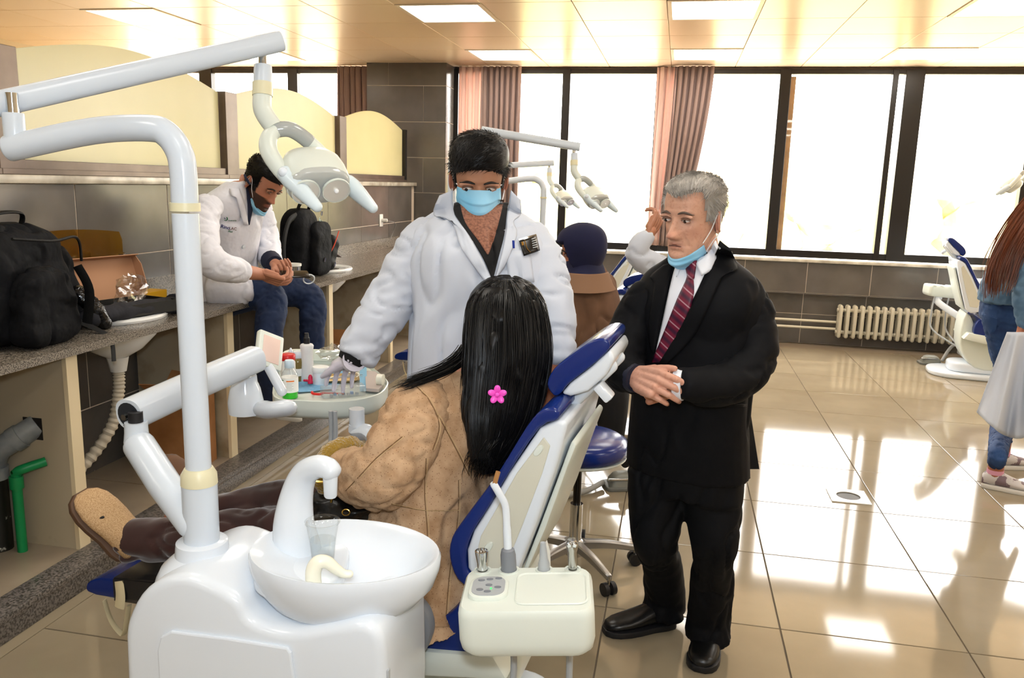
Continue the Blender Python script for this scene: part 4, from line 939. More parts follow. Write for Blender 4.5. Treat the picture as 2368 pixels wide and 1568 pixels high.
def hmat(c, fwd, upv, s=1.0):
    y = Vector(fwd).normalized(); z = Vector(upv); z = (z-y*z.dot(y)).normalized(); x = y.cross(z)
    return Matrix(((x.x*s, y.x*s, z.x*s, c[0]), (x.y*s, y.y*s, z.y*s, c[1]), (x.z*s, y.z*s, z.z*s, c[2]), (0, 0, 0, 1)))
def mixc(a, b, t): return tuple(a[i]*(1-t)+b[i]*t for i in range(3))
def head(H, skin, o):
    """head with face; returns MB (world, coloured)"""
    m, n, nr = head_shape(True, o=o); sk = lin(skin); lip = mixc(sk, lin('a04a44'), .6); red = mixc(sk, lin('b55a48'), .35); bd = lin(o['beard']) if o.get('beard') else None
    col = []
    for x, y, z in m.v:
        c = sk; ax = abs(x)
        if y > .03:
            t = math.exp(-(x/.016)**2-((z+.035)/.015)**2)*.8+math.exp(-((ax-.045)/.02)**2-((z+.03)/.02)**2)*.5; c = mixc(c, red, min(t, 1))
            t = math.exp(-((x/.023)**4)-((z+.0685)/.0095)**4); c = mixc(c, lip, t*(.85 if not o.get('old') else .6))
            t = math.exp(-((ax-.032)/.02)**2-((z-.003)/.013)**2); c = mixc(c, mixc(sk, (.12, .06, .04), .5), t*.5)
        if bd:
            t = 0
            if z < -.03 and y > -.045:
                t = max(0, min(1, (-.034-z+(ax-.02)*.55)/.012)); 
                if ax < .028 and -.06 < z < -.045: t = max(t, .9)
                t *= 1-math.exp(-((x/.022)**4)-((z+.0685)/.008)**4)
                t = min(1, t)
            elif z < .02 and ax > .058 and -.005 < y < .035: t = .9
            c = mixc(c, bd, t*o.get('beardk', .9))
        k = 1+.05*nz(x*60, y*60, z*60)
        if o.get('old'): k *= 1-.10*max(0, nz(x*130+5, y*130, z*130)-.35)*3
        col.append(tuple(q*k for q in c))
    m.col = col; m.cc = sk
    # ears
    for s_ in (-1, 1):
        E_ = T(s_*.0715*o.get('wide', 1), -.012, -.012) @ RZ(s_*-22) @ RX(-10)
        m.cc = red; m.ell((s_*.004, -.006, 0), (.0065, .018, .031), E_, 14, 10)
        m.tube([E_ @ Vector((s_*.010, -.006+.017*math.cos(a), .002+.029*math.sin(a))) for a in np.linspace(-1.2, 3.2, 14)], .0042, 8, dome=True)
        m.cc = mixc(sk, (.1, .04, .03), .45); m.ell((s_*.0085, .0, .004), (.003, .007, .013), E_, 10, 6)
        m.cc = sk; m.ell((s_*.006, .002, -.024), (.005, .008, .008), E_, 10, 6)
    # eyes: white, iris, lid line; brows
    gx, gz = o.get('gaze', (0, 0)); op = o.get('open', 1.0)
    for s_ in (-1, 1):
        ex_, ez = s_*.0325, .003; yb_ = .0805
        m.cc = lin('d8cdc6'); m.ell((ex_, yb_, ez), (.0145, .0065, .0062*op), None, 16, 8)
        m.cc = lin(o.get('iris', '1c0f0a')); m.ell((ex_+gx*.006, yb_+.0045, ez+gz*.003), (.0056, .0026, min(.0055, .006*op)), None, 14, 8)
        m.cc = mixc(sk, (.03, .015, .01), .72)
        m.tube([(ex_+s_*(-.0155+.031*t), yb_+.0035+.003*math.sin(math.pi*t), ez+.0015+.0062*op*math.sin(math.pi*t)) for t in np.linspace(0, 1, 9)], [.0016, .0022, .0026, .003, .003, .003, .003, .0026, .0018], 8)
        m.cc = mixc(sk, (.25, .1, .07), .3)
        m.tube([(ex_+s_*(-.0145+.03*t), yb_+.0025, ez-.0012-.0052*op*math.sin(math.pi*t)) for t in np.linspace(0, 1, 9)], .0018, 8)
        m.cc = mixc(sk, (.3, .15, .1), .15)
        m.tube([(ex_+s_*(-.016+.034*t), yb_+.0025+.003*math.sin(math.pi*t), ez+.008+.006*math.sin(math.pi*(.1+.8*t))) for t in np.linspace(0, 1, 9)], .0048, 8, dome=True)
        m.cc = lin(o.get('brow', '120b08'))
        bz = .0245+o.get('browz', 0)
        m.tube([(s_*(.012+.043*t), .0925-.017*t*t+.0, bz+.006*math.sin(math.pi*min(1, t*1.1+.05))-.004*t+(-.003*(1-t)) ) for t in np.linspace(0, 1, 10)], [.0026, .0048, .006, .0062, .006, .0055, .0048, .004, .003, .0012], 8, sq=.6)
    m.cc = mixc(lip, (.02, .01, .01), .75); m.tube([(-.022+.044*t, .0885+.0055*math.sin(math.pi*t), -.0685-.0015*math.cos(2*math.pi*t)) for t in np.linspace(0, 1, 11)], [.0006]+[.0016]*9+[.0006], 8)
    r = MB(); r.v = [tuple(H @ Vector(v)) for v in m.v]; r.f = m.f; r.col = m.col; r.cc = sk
    return r
def hair_cap(H, th, nspk=1500, ln=.02, comb=None, seed=1, rad=.0009, lift=.25, noise_amp=.3):
    """short hair: a shell of varying thickness over the skull plus many fine locks"""
    m, n, nr = head_shape(False); rnd = random.Random(seed); V = [Vector(v) for v in m.v]; t = [max(0, th(v.x, v.y, v.z)) for v in V]
    c0 = Vector((0, -.01, .01)); out = []
    for v, k in zip(V, t):
        d = (v-c0).normalized(); q = k*(1+(noise_amp*nz(v.x*70, v.y*70, v.z*70+seed) if nspk else 0)) if k > 0 else -.002; out.append(v+d*q)
    r = MB(); keep = [f for f in m.f if any(t[i] > 0 for i in f)]; r.v = [tuple(H @ v) for v in out]; r.f = keep
    idx = [i for i in range(len(V)) if t[i] > .0015]
    for _ in range(nspk):
        i = rnd.choice(idx); p = out[i]; d = (V[i]-c0).normalized(); cdir = Vector(comb(V[i]) if comb else (0, .5, -.5)); cdir = cdir-d*cdir.dot(d)
        if cdir.length < 1e-4: continue
        cdir.normalize(); j = Vector((rnd.uniform(-1, 1), rnd.uniform(-1, 1), rnd.uniform(-1, 1)))*.25
        l = ln*rnd.uniform(.5, 1.2)*min(1, t[i]/.008+.25); a = cdir+j
        p0 = p-d*.002; p1 = p+a*l*.5+d*l*lift*.7; p2 = p+a*l+d*l*lift*.5; s_ = d.cross(cdir).normalized()*rad*(1.2 if ln > .01 else 1)
        b = len(r.v); r.v += [tuple(H @ q) for q in (p0-s_, p0+s_, p0+d*rad, p1-s_*.8, p1+s_*.8, p1+d*rad*.8, p2)]
        r.f += [(b, b+1, b+4, b+3), (b+1, b+2, b+5, b+4), (b+2, b, b+3, b+5), (b+3, b+4, b+6), (b+4, b+5, b+6), (b+5, b+3, b+6)]
    return r
def neck(m, H, base, r0=.056, r1=.066, sk=None):
    a = H @ Vector((0, -.022, -.045)); b = Vector(base); m.cc = sk or m.cc
    m.tube(crv([a, a.lerp(b, .5)+(H.to_3x3() @ Vector((0, -.004, 0))), b], 5), [r0+(r1-r0)*max(0, (i-5)/5) for i in range(11)], 24)
def hand(wrist, fdir, palm, side, skin, curl=(30, 30, 30, 30), thumb=25, spread=3, s=1.0, vox=.0026, abduct=35, nails=None, wl=.0):
    """wrist point, direction of the fingers, direction the palm faces, side=+1 puts the thumb on fdir x palm"""
    f = Vector(fdir).normalized(); p = Vector(palm); p = (p-f*p.dot(f)).normalized(); t = f.cross(p)*side; W_ = Vector(wrist)
    def L(a, b, c): return W_+(f*a+t*b+p*c)*s
    m = MB()
    for b0, b1 in ((.026, .030), (.009, .0105), (-.009, -.010), (-.026, -.029)):
        m.tube([L(-.005, b0*.7, 0), L(.04, b0*.95, -.003), L(.088, b1, -.004)], [.0135*s, .0145*s, .0115*s], 10, dome=True)
    m.tube([L(-.03, 0, 0), L(.01, 0, 0), L(.05, 0, 0)], [(.027*s, .020*s), (.030*s, .018*s), (.036*s, .0135*s)], 14, upv=p, dome=.5)
    m.tube([L(.0, .018, .006), L(.035, .032, .010), L(.055, .036, .006)], [.016*s, .0165*s, .012*s], 10, dome=True)
    m.tube([L(.01, -.026, .006), L(.06, -.03, .005)], [.013*s, .011*s], 10, dome=True)
    nl = []
    LEN = ((.044, .027, .021), (.048, .031, .022), (.045, .029, .022), (.035, .022, .019)); B = (.030, .0105, -.010, -.029)
    for i in range(4):
        cu = curl[i] if hasattr(curl, '__len__') else curl; cs_ = cu if hasattr(cu, '__len__') else (cu, cu*1.1, cu*.7)
        q = L(.088-(0, 0, .004, .012)[i]*1.0, B[i], -.004); a = math.radians(spread*(1.5, .5, -.5, -1.5)[i]); d0 = (f*math.cos(a)+t*math.sin(a)); ang = 0
        pts = [q-d0*.012*s, q]; rad = [.0095*s, .0098*s]
        for k_ in range(3):
            ang += math.radians(cs_[k_]); d = d0*math.cos(ang)+p*math.sin(ang); q = q+d*LEN[i][k_]*s; pts.append(q); rad.append((.0088, .0080, .0066)[k_]*s*(.88 if i == 3 else 1))
        m.tube(pts, rad, 10, dome=True); nl.append((pts[-1], d, (-d0*math.sin(ang)*-1+p*math.cos(ang))))
    a = math.radians(abduct); b = math.radians(thumb)
    q = L(.02, .026, .008); d = (f*math.cos(a)+t*math.sin(a)*math.cos(b)+p*math.sin(a)*math.sin(b)).normalized(); pts = [q]; rad = [.0145*s]
    q = q+d*.040*s; pts.append(q); rad.append(.0115*s); d2 = (d+f*.35+p*.25*math.sin(b)).normalized(); q = q+d2*.030*s; pts.append(q); rad.append(.0098*s); d3 = (d2+f*.4).normalized(); q = q+d3*.022*s; pts.append(q); rad.append(.0075*s)
    m.tube(pts, rad, 10, dome=True)
    r = m.remesh(vox, 2, .5); sk = lin(skin); r.cc = sk; r.col = [sk]*len(r.v)
    if nails:
        for (e, d, nn) in nl:
            r.cc = lin(nails); back = (p*-1 if abs(d.dot(p)) < .7 else f)
            F = fr(e-d*.002+(-p+d*(p.dot(d))).normalized()*.0052*s, d, t); r.ell((0, 0, 0), (.0048*s, .002*s, .0072*s), F @ RZ(0), 10, 6)
        r.cc = sk
    return r
def person(name, label, loc): return thing(name, label, 'person', loc)
def under(parts, vox=.014):
    m = MB()
    for p in parts: m.join(p)
    return m.remesh(vox, 3)
M_skinold = pm('aged_skin', 'c48a68', .5, attr=True, col2=(.86, .75, .70), vs=80, vdet=3, vlo=.55, vhi=.75, sss=.05, bump=.35, bs=95, bdist=.004, bdet=6)
def body(root, parts, hd, hands, skin, mat=None):
    """one body mesh: trunk and limbs under the clothes, head, hands"""
    b = under(parts); sk = lin(skin); b.col = [sk]*len(b.v); b.cc = sk; b.join(hd)
    for h_ in hands: b.join(h_)
    return b.build('body', mat or M_skin, root, smooth=75, normals=False)
def drape(bv, left, right, nu=6, nv=10, off=.005, k=4, ray_=None):
    """cloth strip laid on a garment between two outlines"""
    L_ = crv(left, k); R_ = crv(right, k); m = MB(); nv = max(len(L_), len(R_))
    def samp(P, t): x = t*(len(P)-1); i = min(int(x), len(P)-2); return P[i]*(1-(x-i))+P[i+1]*(x-i)
    last = [None]
    def fn(u, v):
        q = samp(L_, v)*(1-u)+samp(R_, v)*u; d = ray(q[0], q[1]).normalized(); h_, n_, _, t_ = bv.ray_cast(EYEP, d)
        if h_ is None: dist = last[0] or q[2] if len(q) > 2 else (last[0] or 2.5)
        else: dist = t_; last[0] = t_
        e = math.sin(math.pi*u)**.3*.35+.65
        return EYEP+d*(dist-off*e)
    m.grid(fn, nu, nv); return m
def smk(mb, it=2):
    """relax a grid a little"""
    return mb
def shoe(heel, toe, upv, w_, h_, mat, solemat, root, name='shoe', lift=0):
    heel, toe, u = Vector(heel), Vector(toe), Vector(upv).normalized(); f = (toe-heel); L_ = f.length; f.normalize(); s_ = f.cross(u); rings = []; sr = []
    for t, a, hh in ((0, .55, .62), (.04, .72, .82), (.15, .84, 1.0), (.3, .86, 1.0), (.42, .90, .86), (.55, .98, .70), (.7, 1.0, .56), (.85, .9, .46), (.95, .66, .36), (1.0, .3, .22)):
        c = heel+f*L_*t; o = []
        for j in range(20):
            q = 2*math.pi*j/20; x = math.cos(q); z = math.sin(q); z = (z*.5+.5)*h_*hh+.018; o.append(c+s_*(w_/2*a*x)+u*z)
        rings.append(o)
    MB().loft(rings).build(name, mat, root, smooth=60)
    out = []
    for t, a in ((0, .5), (.04, .74), (.15, .86), (.35, .86), (.55, 1.0), (.7, 1.04), (.85, .95), (.95, .72), (1.015, .3)): out.append((t*L_, w_/2*a+.003))
    o2 = [(x, y) for x, y in out]+[(x, -y) for x, y in out[::-1]]
    F = Matrix(((f.x, s_.x, u.x, heel.x), (f.y, s_.y, u.y, heel.y), (f.z, s_.z, u.z, heel.z), (0, 0, 0, 1)))
    MB().prism(o2, 0, .024, F).build(name+'_sole', solemat, root, smooth=40, bevel=.004)
def facemask(H, low=False, mat=None, root=None, wide=1.0):
    """pleated face mask; low = pulled down under the chin"""
    m = MB()
    def fn(u, v):
        a = (u-.5)*2
        if not low:
            z = -.006-.120*v+(.010*(1-abs(a)**1.5) if v < .3 else 0)*(1-v/.3 if v < .3 else 0)
            yc = np.interp(v, [0, .25, .4, .6, .85, 1], [.098, .1185, .123, .119, .108, .085]); w_ = np.interp(v, [0, .3, .7, 1], [.066, .069, .062, .040])*wide; ed = np.interp(v, [0, .5, 1], [.045, .035, .035])
            y = yc-(yc-ed)*abs(a)**2.1; pz = (v*4.2) % 1.0; y += (.0045*pz-.002)*(1-abs(a)**4)*(1 if .12 < v < .9 else .3)
        else:
            z = -.106-.040*v+.036*(abs(a)**2)*(1-.2*v)
            yc = np.interp(v, [0, .3, .6, 1], [.088, .097, .090, .050]); w_ = np.interp(v, [0, .5, 1], [.060, .060, .045])*wide; ed = np.interp(v, [0, 1], [.030, .005])
            y = yc-(yc-ed)*abs(a)**2.0; y += .003*math.sin(v*17+a)*(1-abs(a)**4)
        return (w_*a*(1-.06*abs(a)**3), y, z)
    m.grid(fn, 25, 44, H); o = m.build('face_mask', mat, root, smooth=80)
    so_ = o.modifiers.new('thick', 'SOLIDIFY'); so_.thickness = .0016
    mm = MB(); e = .072*wide
    for s_ in (-1, 1):
        if not low: P = [[(s_*.062*wide, .046, .0), (s_*.071, .02, .006), (s_*.078, -.008, .022), (s_*.080, -.026, .01)], [(s_*.056*wide, .04, -.085), (s_*.068, .02, -.06), (s_*.076, -.01, -.035), (s_*.080, -.026, -.01)]]
        else: P = [[(s_*.056*wide, .034, -.065), (s_*.070, .014, -.03), (s_*.078, -.004, .012), (s_*.080, -.02, .014)], [(s_*.048*wide, .018, -.105), (s_*.064, -.006, -.065), (s_*.075, -.02, -.04), (s_*.080, -.03, -.01)]]
        MB().tube([H @ Vector(q) for q in crv(P[0]+P[1][::-1][1:], 5)], .0017, 6).build('ear_loop', pm('white_elastic', 'ecebea', .7), o)
    return o
M_mask = pm('mask_blue', '7fc4ea', .75, col2='a9d9f2', vs=6)
M_coat = pm('white_coat_cotton', 'c6ccd8', .85, sheen=.1, bump=.25, bs=6, bdist=.03, bdet=2)
def slv(pts, seed=0, vox=.0085, amp=.006, sc=6.5, wr=.07, n=26):
    m = limb(pts, n=n, k=10, wr=wr, seed=seed, dome=.3).remesh(vox, 2); return wrinkle(m, amp, sc, (.8, .8, 1.5), seed*3+1)
# ================================================================== PEOPLE
fwh = Vector((fw.x, fw.y, 0)).normalized(); rth = Vector((_r0.x, _r0.y, 0)).normalized(); UZ = Vector((0, 0, 1))
def D(yaw, pitch=0):
    """direction seen from the camera: yaw 0 = towards the viewer, + = image right; pitch + = up"""
    a, b = math.radians(yaw), math.radians(pitch); return (-fwh*math.cos(a)+rth*math.sin(a))*math.cos(b)+UZ*math.sin(b)
# ------------------------------------------------------------------ dentist in the white coat
def dentist():
    r = person('person', 'standing man in a white coat and blue face mask reaching to the instrument tray', atZ(1110, 1330, 0))
    sk = 'b58468'; F = D(4)
    tr = [(J(1128, 1060, 2.60), F, .265, .18), (J(1126, 930, 2.55), F, .25, .175), (J(1122, 800, 2.52), F, .235, .165), (J(1118, 690, 2.5), F, .225, .155), (J(1113, 590, 2.5), F, .225, .145), (J(1109, 535, 2.51), F, .205, .125), (J(1108, 500, 2.52), F, .15, .10), (J(1107, 478, 2.525), F, .10, .08), (J(1107, 468, 2.53), F, .075, .07)]
    ra = [J(1008, 540, 2.52, .066), J(970, 585, 2.51, .077), J(914, 680, 2.49, .075), J(862, 760, 2.47, .067), J(824, 824, 2.45, .060)]
    la = [J(1212, 542, 2.52, .066), J(1244, 600, 2.50, .076), J(1268, 700, 2.45, .075), J(1276, 780, 2.42, .070), J(1280, 838, 2.40, .062)]
    T_ = trunk(tr); A = limb(ra, wr=.05, seed=2, dome=.3); B = limb(la, wr=.05, seed=5, dome=.3)
    coat = T_.remesh(.0085, 5); wrinkle(coat, .010, 5.5, (1.2, 1.2, .38), 3)
    bv = coat.bvh()
    H = hmat(at(1107, 415, 2.49), D(4, -20), UZ, 1.06)
    hd = head(H, sk, dict(beard='1c100b', beardk=.75, brow='140c08', gaze=(.5, -.8), browz=-.003, open=1.0, wide=.97)); neck(hd, H, J(1108, 505, 2.53), .066, .075, lin(sk))
    lw = Vector(J(1282, 842, 2.39))
    hl = hand(lw, D(0, -70)*.6-UZ+fwh*.3, rth*-.8+fwh*.4, -1, 'b9795a', curl=28, s=1.1)
    legs = [limb([J(1060, 1000, 2.6, .09), (-.78, 2.52, .5, .075), (-.78, 2.54, .09, .06)]), limb([J(1180, 1000, 2.6, .09), (-.50, 2.52, .5, .075), (-.50, 2.54, .09, .06)])]
    b_ = trunk([(q[0], q[1], q[2]*.78, q[3]*.75) for q in tr]); 
    body(r, [b_, limb([p[:3]+(p[3]*.6,) for p in ra]), limb([p[:3]+(p[3]*.6,) for p in la])]+legs, hd, [hl], sk)
    coat.build('lab_coat', M_coat, r, smooth=80, normals=False); slv(ra, 2).build('sleeve', M_coat, r, smooth=80, normals=False); slv(la, 5).build('sleeve', M_coat, r, smooth=80, normals=False)
    for k_ in (0, 1):
        MB().join(limb([J((1062, 1178)[k_], 1010, 2.6, .105), ((-.78, -.50)[k_], 2.52, .5, .088), ((-.78, -.50)[k_], 2.54, .10, .078)], wr=.05)).build('trouser_leg', pm('black_trousers', '121216', .8), r, smooth=80)
        x = (-.78, -.5)[k_]; shoe((x-.0, 2.6, 0), (x+.0, 2.33, 0), UZ, .10, .09, pm('black_leather', '0d0d0e', .3), M_dark, r)
    # gloved hand on the tray
    w_ = at(814, 836, 2.45); gd = (fwh*.8-rth*.42-UZ*.36).normalized(); g = hand(w_, gd, -UZ*.8-fwh*.4, 1, 'd5d2de', curl=((20, 26, 22), (28, 34, 26), (36, 42, 28), (42, 44, 30)), s=1.02, thumb=35)
    g.tube(crv([w_-gd*.03, w_], 3), [.036, .036, .034, .033], 18)
    g.col = []; g.build('latex_glove', pm('latex_glove', 'd2cedb', .55, bump=.25, bs=40, bdist=.004), r, smooth=80)
    MB().tube([at(820, 822, 2.45), at(812, 837, 2.45)], [.046, .042], 18).build('black_cuff', pm('black_knit', '0d0d10', .9), r)
    # hair
    def th(x, y, z):
        line = .062-.020*(abs(x)/.06)**2                              # front hairline
        if y > .0 and z < line-(.0 if abs(x) < .055 else .05*(y < .04)): 
            if not (abs(x) > .06 and y < .03 and z > -.01): return 0
        if y <= .0 and z < -.055-.02*(y < -.05): return 0
        if y > -.03 and z < -.012: return 0
        return .002+.015*max(0, min(1, (z-.02)/.07))+.003*(y > 0)*(z > .05)
    hc = hair_cap(H, th, 5600, .024, lambda v: (.5, .85, .1) if v.z > .055 else (0, -.5, -.7), 3, .0007, .06, .08)
    hc.build('hair', pm('black_hair', '060404', .5, spec=.3), r, smooth=50)
    facemask(H, False, M_mask, r, 1.0)
    # shirt, chest, lapels
    M_shirt = pm('black_shirt', '0b0b0d', .85); M_chest = pm('hairy_chest', '93614a', .6, col2='5a3324', vs=150, vdet=6, vlo=.4, vhi=.75)
    drape(bv, [(1050, 468), (1052, 496), (1085, 545), (1118, 600), (1138, 648)], [(1176, 468), (1172, 496), (1166, 545), (1152, 600), (1140, 648)], 22, off=.009, k=7).build('shirt', M_shirt, r, smooth=60)
    drape(bv, [(1062, 462), (1075, 512), (1105, 555), (1126, 588)], [(1166, 462), (1154, 512), (1142, 555), (1130, 588)], 16, off=.014, k=7).build('bare_chest', M_chest, r, smooth=60)
    for L_, R_ in (([(1047, 440), (1050, 495), (1086, 546), (1128, 625), (1141, 655)], [(1016, 452), (1002, 496), (1042, 512), (1068, 575), (1118, 648)]), ([(1181, 440), (1173, 495), (1166, 560), (1143, 650)], [(1204, 462), (1205, 495), (1188, 512), (1196, 545), (1166, 620)])):
        o = drape(bv, L_, R_, 8, off=.012).build('lapel', M_coat, r, smooth=60); md = o.modifiers.new('t', 'SOLIDIFY'); md.thickness = .004
    o = drape(bv, [(1142, 655), (1140, 720), (1138, 800), (1136, 900)], [(1150, 655), (1149, 720), (1148, 800), (1147, 900)], 4, off=.004).build('placket_edge', M_coat, r); o.modifiers.new('t', 'SOLIDIFY').thickness = .003
    for q in ((1089, 563), (1132, 690), (1131, 760)):
        h_, n_, _, _ = bv.ray_cast(EYEP, ray(*q).normalized())
        MB().lathe([(.008, 0), (.008, .003), (.005, .0035), (0, .003)], 14, fr(h_+n_*.002, n_)).build('button', M_white, r)
    pk = drape(bv, [(1170, 583), (1176, 660)], [(1226, 576), (1236, 652)], 8, off=.006).build('breast_pocket', M_coat, r); pk.modifiers.new('t', 'SOLIDIFY').thickness = .003
    bd = drape(bv, [(1200, 556), (1211, 592)], [(1241, 544), (1249, 579)], 8, off=.015).build('name_badge', pm('badge_black', '141312', .25), r); bd.modifiers.new('t', 'SOLIDIFY').thickness = .0025
    drape(bv, [(1199, 553), (1201, 557)], [(1240, 541), (1241, 545)], 4, off=.016).build('badge_clip', M_steel, bd)
    gold = pm('badge_gold', 'c8923c', .3, metal=.5)
    drape(bv, [(1212, 556), (1217, 574), (1225, 584)], [(1215, 555), (1220, 573), (1228, 582)], 3, off=.018).build('badge_print', gold, bd)
    drape(bv, [(1205, 560), (1207, 568)], [(1211, 558), (1213, 566)], 3, off=.018).build('badge_print', gold, bd)
    for k_ in range(5): drape(bv, [(1226+k_*.6, 553+k_*5), (1226.3+k_*.6, 555+k_*5)], [(1239+k_*1.2, 549+k_*5), (1239.3+k_*1.2, 551+k_*5)], 3, off=.018).build('badge_print', M_greyl, bd)
    MB().tube([at(1187, 556, 2.33), at(1188, 574, 2.335)], .0035, 8).build('pen', pm('blue_pen', '1c3aa0', .4), r)
dentist()
# ------------------------------------------------------------------ grey haired man in the dark suit
def oldman():
    r = person('person', 'grey haired man in a black suit and burgundy tie with clasped hands', atZ(1560, 1500, 0))
    sk = 'd2a188'; F = D(-34)
    M_suit = pm('black_suit', '05060a', .72, spec=.2, col2='07080d', vs=30, bump=.2, bs=6, bdist=.03)
    tr = [(J(1588, 1085, 2.70), F, .205, .145), (J(1590, 1000, 2.66), F, .195, .145), (J(1600, 890, 2.62), F, .19, .145), (J(1610, 780, 2.59), F, .20, .145), (J(1618, 690, 2.56), F, .205, .135), (J(1622, 640, 2.55), F, .18, .11), (J(1622, 605, 2.54), F, .115, .085), (J(1622, 580, 2.53), F, .075, .068)]
    la = [J(1690, 668, 2.53, .055), J(1716, 690, 2.52, .066), J(1740, 745, 2.50, .070), J(1740, 830, 2.47, .068), J(1692, 882, 2.41, .064), J(1630, 893, 2.35, .056), J(1574, 890, 2.31, .047)]
    ra = [J(1530, 668, 2.60, .055), J(1500, 690, 2.61, .066), J(1468, 750, 2.62, .074), J(1440, 830, 2.56, .068), J(1448, 862, 2.48, .060), J(1470, 876, 2.42, .048)]
    T_ = trunk(tr); jk = T_.remesh(.0085, 5); wrinkle(jk, .007, 5, (1.1, 1.1, .5), 11)
    # cutaway tail at the right of the hem
    bv = jk.bvh()
    H = hmat(at(1603, 503, 2.48), D(-46, -7), UZ+rth*.03, 1.05)
    hd = head(H, sk, dict(old=1, brow='57483f', gaze=(.35, -.4), open=.8, nose=1.3, wide=.95)); neck(hd, H, J(1625, 605, 2.53), .054, .064, lin(sk))
    w1 = Vector(J(1476, 872, 2.40)); h1 = hand(w1, at(1540, 897, 2.27)-w1, fwh*.8-UZ*.25+rth*.1, 1, 'd09c86', curl=((30, 48, 32), (36, 52, 34), (40, 54, 34), (44, 54, 34)), s=1.15, thumb=2, abduct=22, spread=1.5)
    w2 = Vector(J(1562, 888, 2.385)); h2 = hand(w2, at(1500, 905, 2.40)-w2, fwh*.9, -1, 'b97e62', curl=(60, 62, 64, 66), s=1.0, thumb=40, spread=1)
    fa = limb([J(1572, 890, 2.32, .034), J(1545, 885, 2.33, .032)]); fa.col = [lin('b97e62')]*len(fa.v)
    lg = [(1524, 1090, 2.72, 1515, 1255, 2.74, 1508, 1420), (1650, 1095, 2.66, 1652, 1260, 2.66, 1638, 1450)]
    an = [atZ(1530, 1452, 0)+Vector((0, .03, 0)), atZ(1636, 1508, 0)+Vector((0, .03, 0))]
    legs = []
    for k_, q in enumerate(lg):
        hp, kn = J(*q[:3]), J(*q[3:6]); a = an[k_]; legs.append([hp+(.098,), tuple(Vector(hp).lerp(Vector(kn), .5))+(.090,), kn+(.072,), (a.x*.5+kn[0]*.5, a.y*.5+kn[1]*.5, .33, .069), (a.x, a.y, .13, .075), (a.x, a.y, .07, .082), (a.x, a.y, .045, .084)])
    body(r, [trunk([(q[0], q[1], q[2]*.8, q[3]*.78) for q in tr]), limb([p[:3]+(p[3]*.6,) for p in la]), limb([p[:3]+(p[3]*.6,) for p in ra])]+[limb([p[:3]+(p[3]*.5,) for p in l[:-1]]) for l in legs], hd, [h1, h2, fa], sk, M_skinold)
    jk.build('suit_jacket', M_suit, r, smooth=80, normals=False); slv(la, 1).build('sleeve', M_suit, r, smooth=80, normals=False); slv(ra, 7, wr=.03, amp=.004).build('sleeve', M_suit, r, smooth=80, normals=False)
    tm = MB()
    for k_, l in enumerate(legs): tm.join(limb(l, wr=.06, seed=3+k_*5, dome=.2, n=22))
    tm.join(trunk([(J(1588, 1135, 2.70), F, .19, .12), (J(1590, 1070, 2.68), F, .185, .13), (J(1590, 1020, 2.66), F, .18, .13)]))
    tm = tm.remesh(.009, 3); wrinkle(tm, .008, 5.5, (1.2, 1.2, .5), 6); tm.build('trousers', M_suit, r, smooth=80, normals=False)
    for h_, t_ in ((atZ(1556, 1442, 0), atZ(1398, 1466, 0)), (atZ(1642, 1490, 0)+Vector((0, .03, 0)), atZ(1618, 1556, 0))):
        shoe(h_, t_, UZ, .105, .085, pm('black_leather', '0d0d0e', .3), M_dark, r)
    # tail of the jacket kicking out at the back
    MB().grid(lambda u, v: at(1712+u*(20+24*v), 930+155*v, 2.66+.05*u), 5, 8).build('jacket_vent', M_suit, r)
    # shirt, collar, tie, lapels
    M_sh = pm('white_shirt', 'e6eaf3', .8)
    def st(L_, R_, nm, mt, off, th_=.003, nu=8):
        o = drape(bv, L_, R_, nu, off=off).build(nm, mt, r, smooth=60); o.modifiers.new('t', 'SOLIDIFY').thickness = th_; return o
    st([(1568, 596), (1552, 650), (1530, 750), (1516, 815)], [(1662, 560), (1632, 628), (1590, 715), (1520, 828)], 'shirt', M_sh, .006, nu=14)
    tm_ = pm('tie_burgundy', '4a0f26', .45)
    nt = tm_.node_tree; N = nt.nodes; L = nt.links; wv = N.new('ShaderNodeTexWave'); wv.inputs['Scale'].default_value = 9; tc = N.new('ShaderNodeTexCoord'); mp = N.new('ShaderNodeMapping'); mp.inputs['Rotation'].default_value = (.4, .9, .3); L.new(tc.outputs['Object'], mp.inputs[0]); L.new(mp.outputs[0], wv.inputs[0])
    cr2 = N.new('ShaderNodeValToRGB'); cr2.color_ramp.elements[0].color = lin('36102e')+(1,); cr2.color_ramp.elements[1].color = lin('b08a96')+(1,); cr2.color_ramp.elements[1].position = 1.0; e_ = cr2.color_ramp.elements.new(.5); e_.color = lin('6d1230')+(1,); e_ = cr2.color_ramp.elements.new(.955); e_.color = lin('6d1230')+(1,)
    L.new(wv.outputs[0], cr2.inputs[0]); L.new(cr2.outputs[0], N['Principled BSDF'].inputs['Base Color'])
    st([(1584, 610), (1588, 640), (1566, 690), (1534, 770), (1506, 838)], [(1606, 606), (1604, 640), (1603, 690), (1574, 770), (1532, 838)], 'tie', tm_, .014, .006)
    st([(1582, 606), (1590, 644)], [(1612, 602), (1606, 644)], 'tie_knot', tm_, .022, .008)
    st([(1654, 556), (1630, 590), (1608, 606)], [(1664, 574), (1646, 622), (1622, 638)], 'collar', M_sh, .018, .004)
    st([(1556, 596), (1560, 616)], [(1580, 606), (1566, 640)], 'collar', M_sh, .016, .004)
    st([(1664, 556), (1640, 624), (1600, 706), (1556, 780), (1522, 838)], [(1688, 574), (1706, 622), (1672, 640), (1610, 770), (1540, 845)], 'lapel', M_suit, .016, .004)
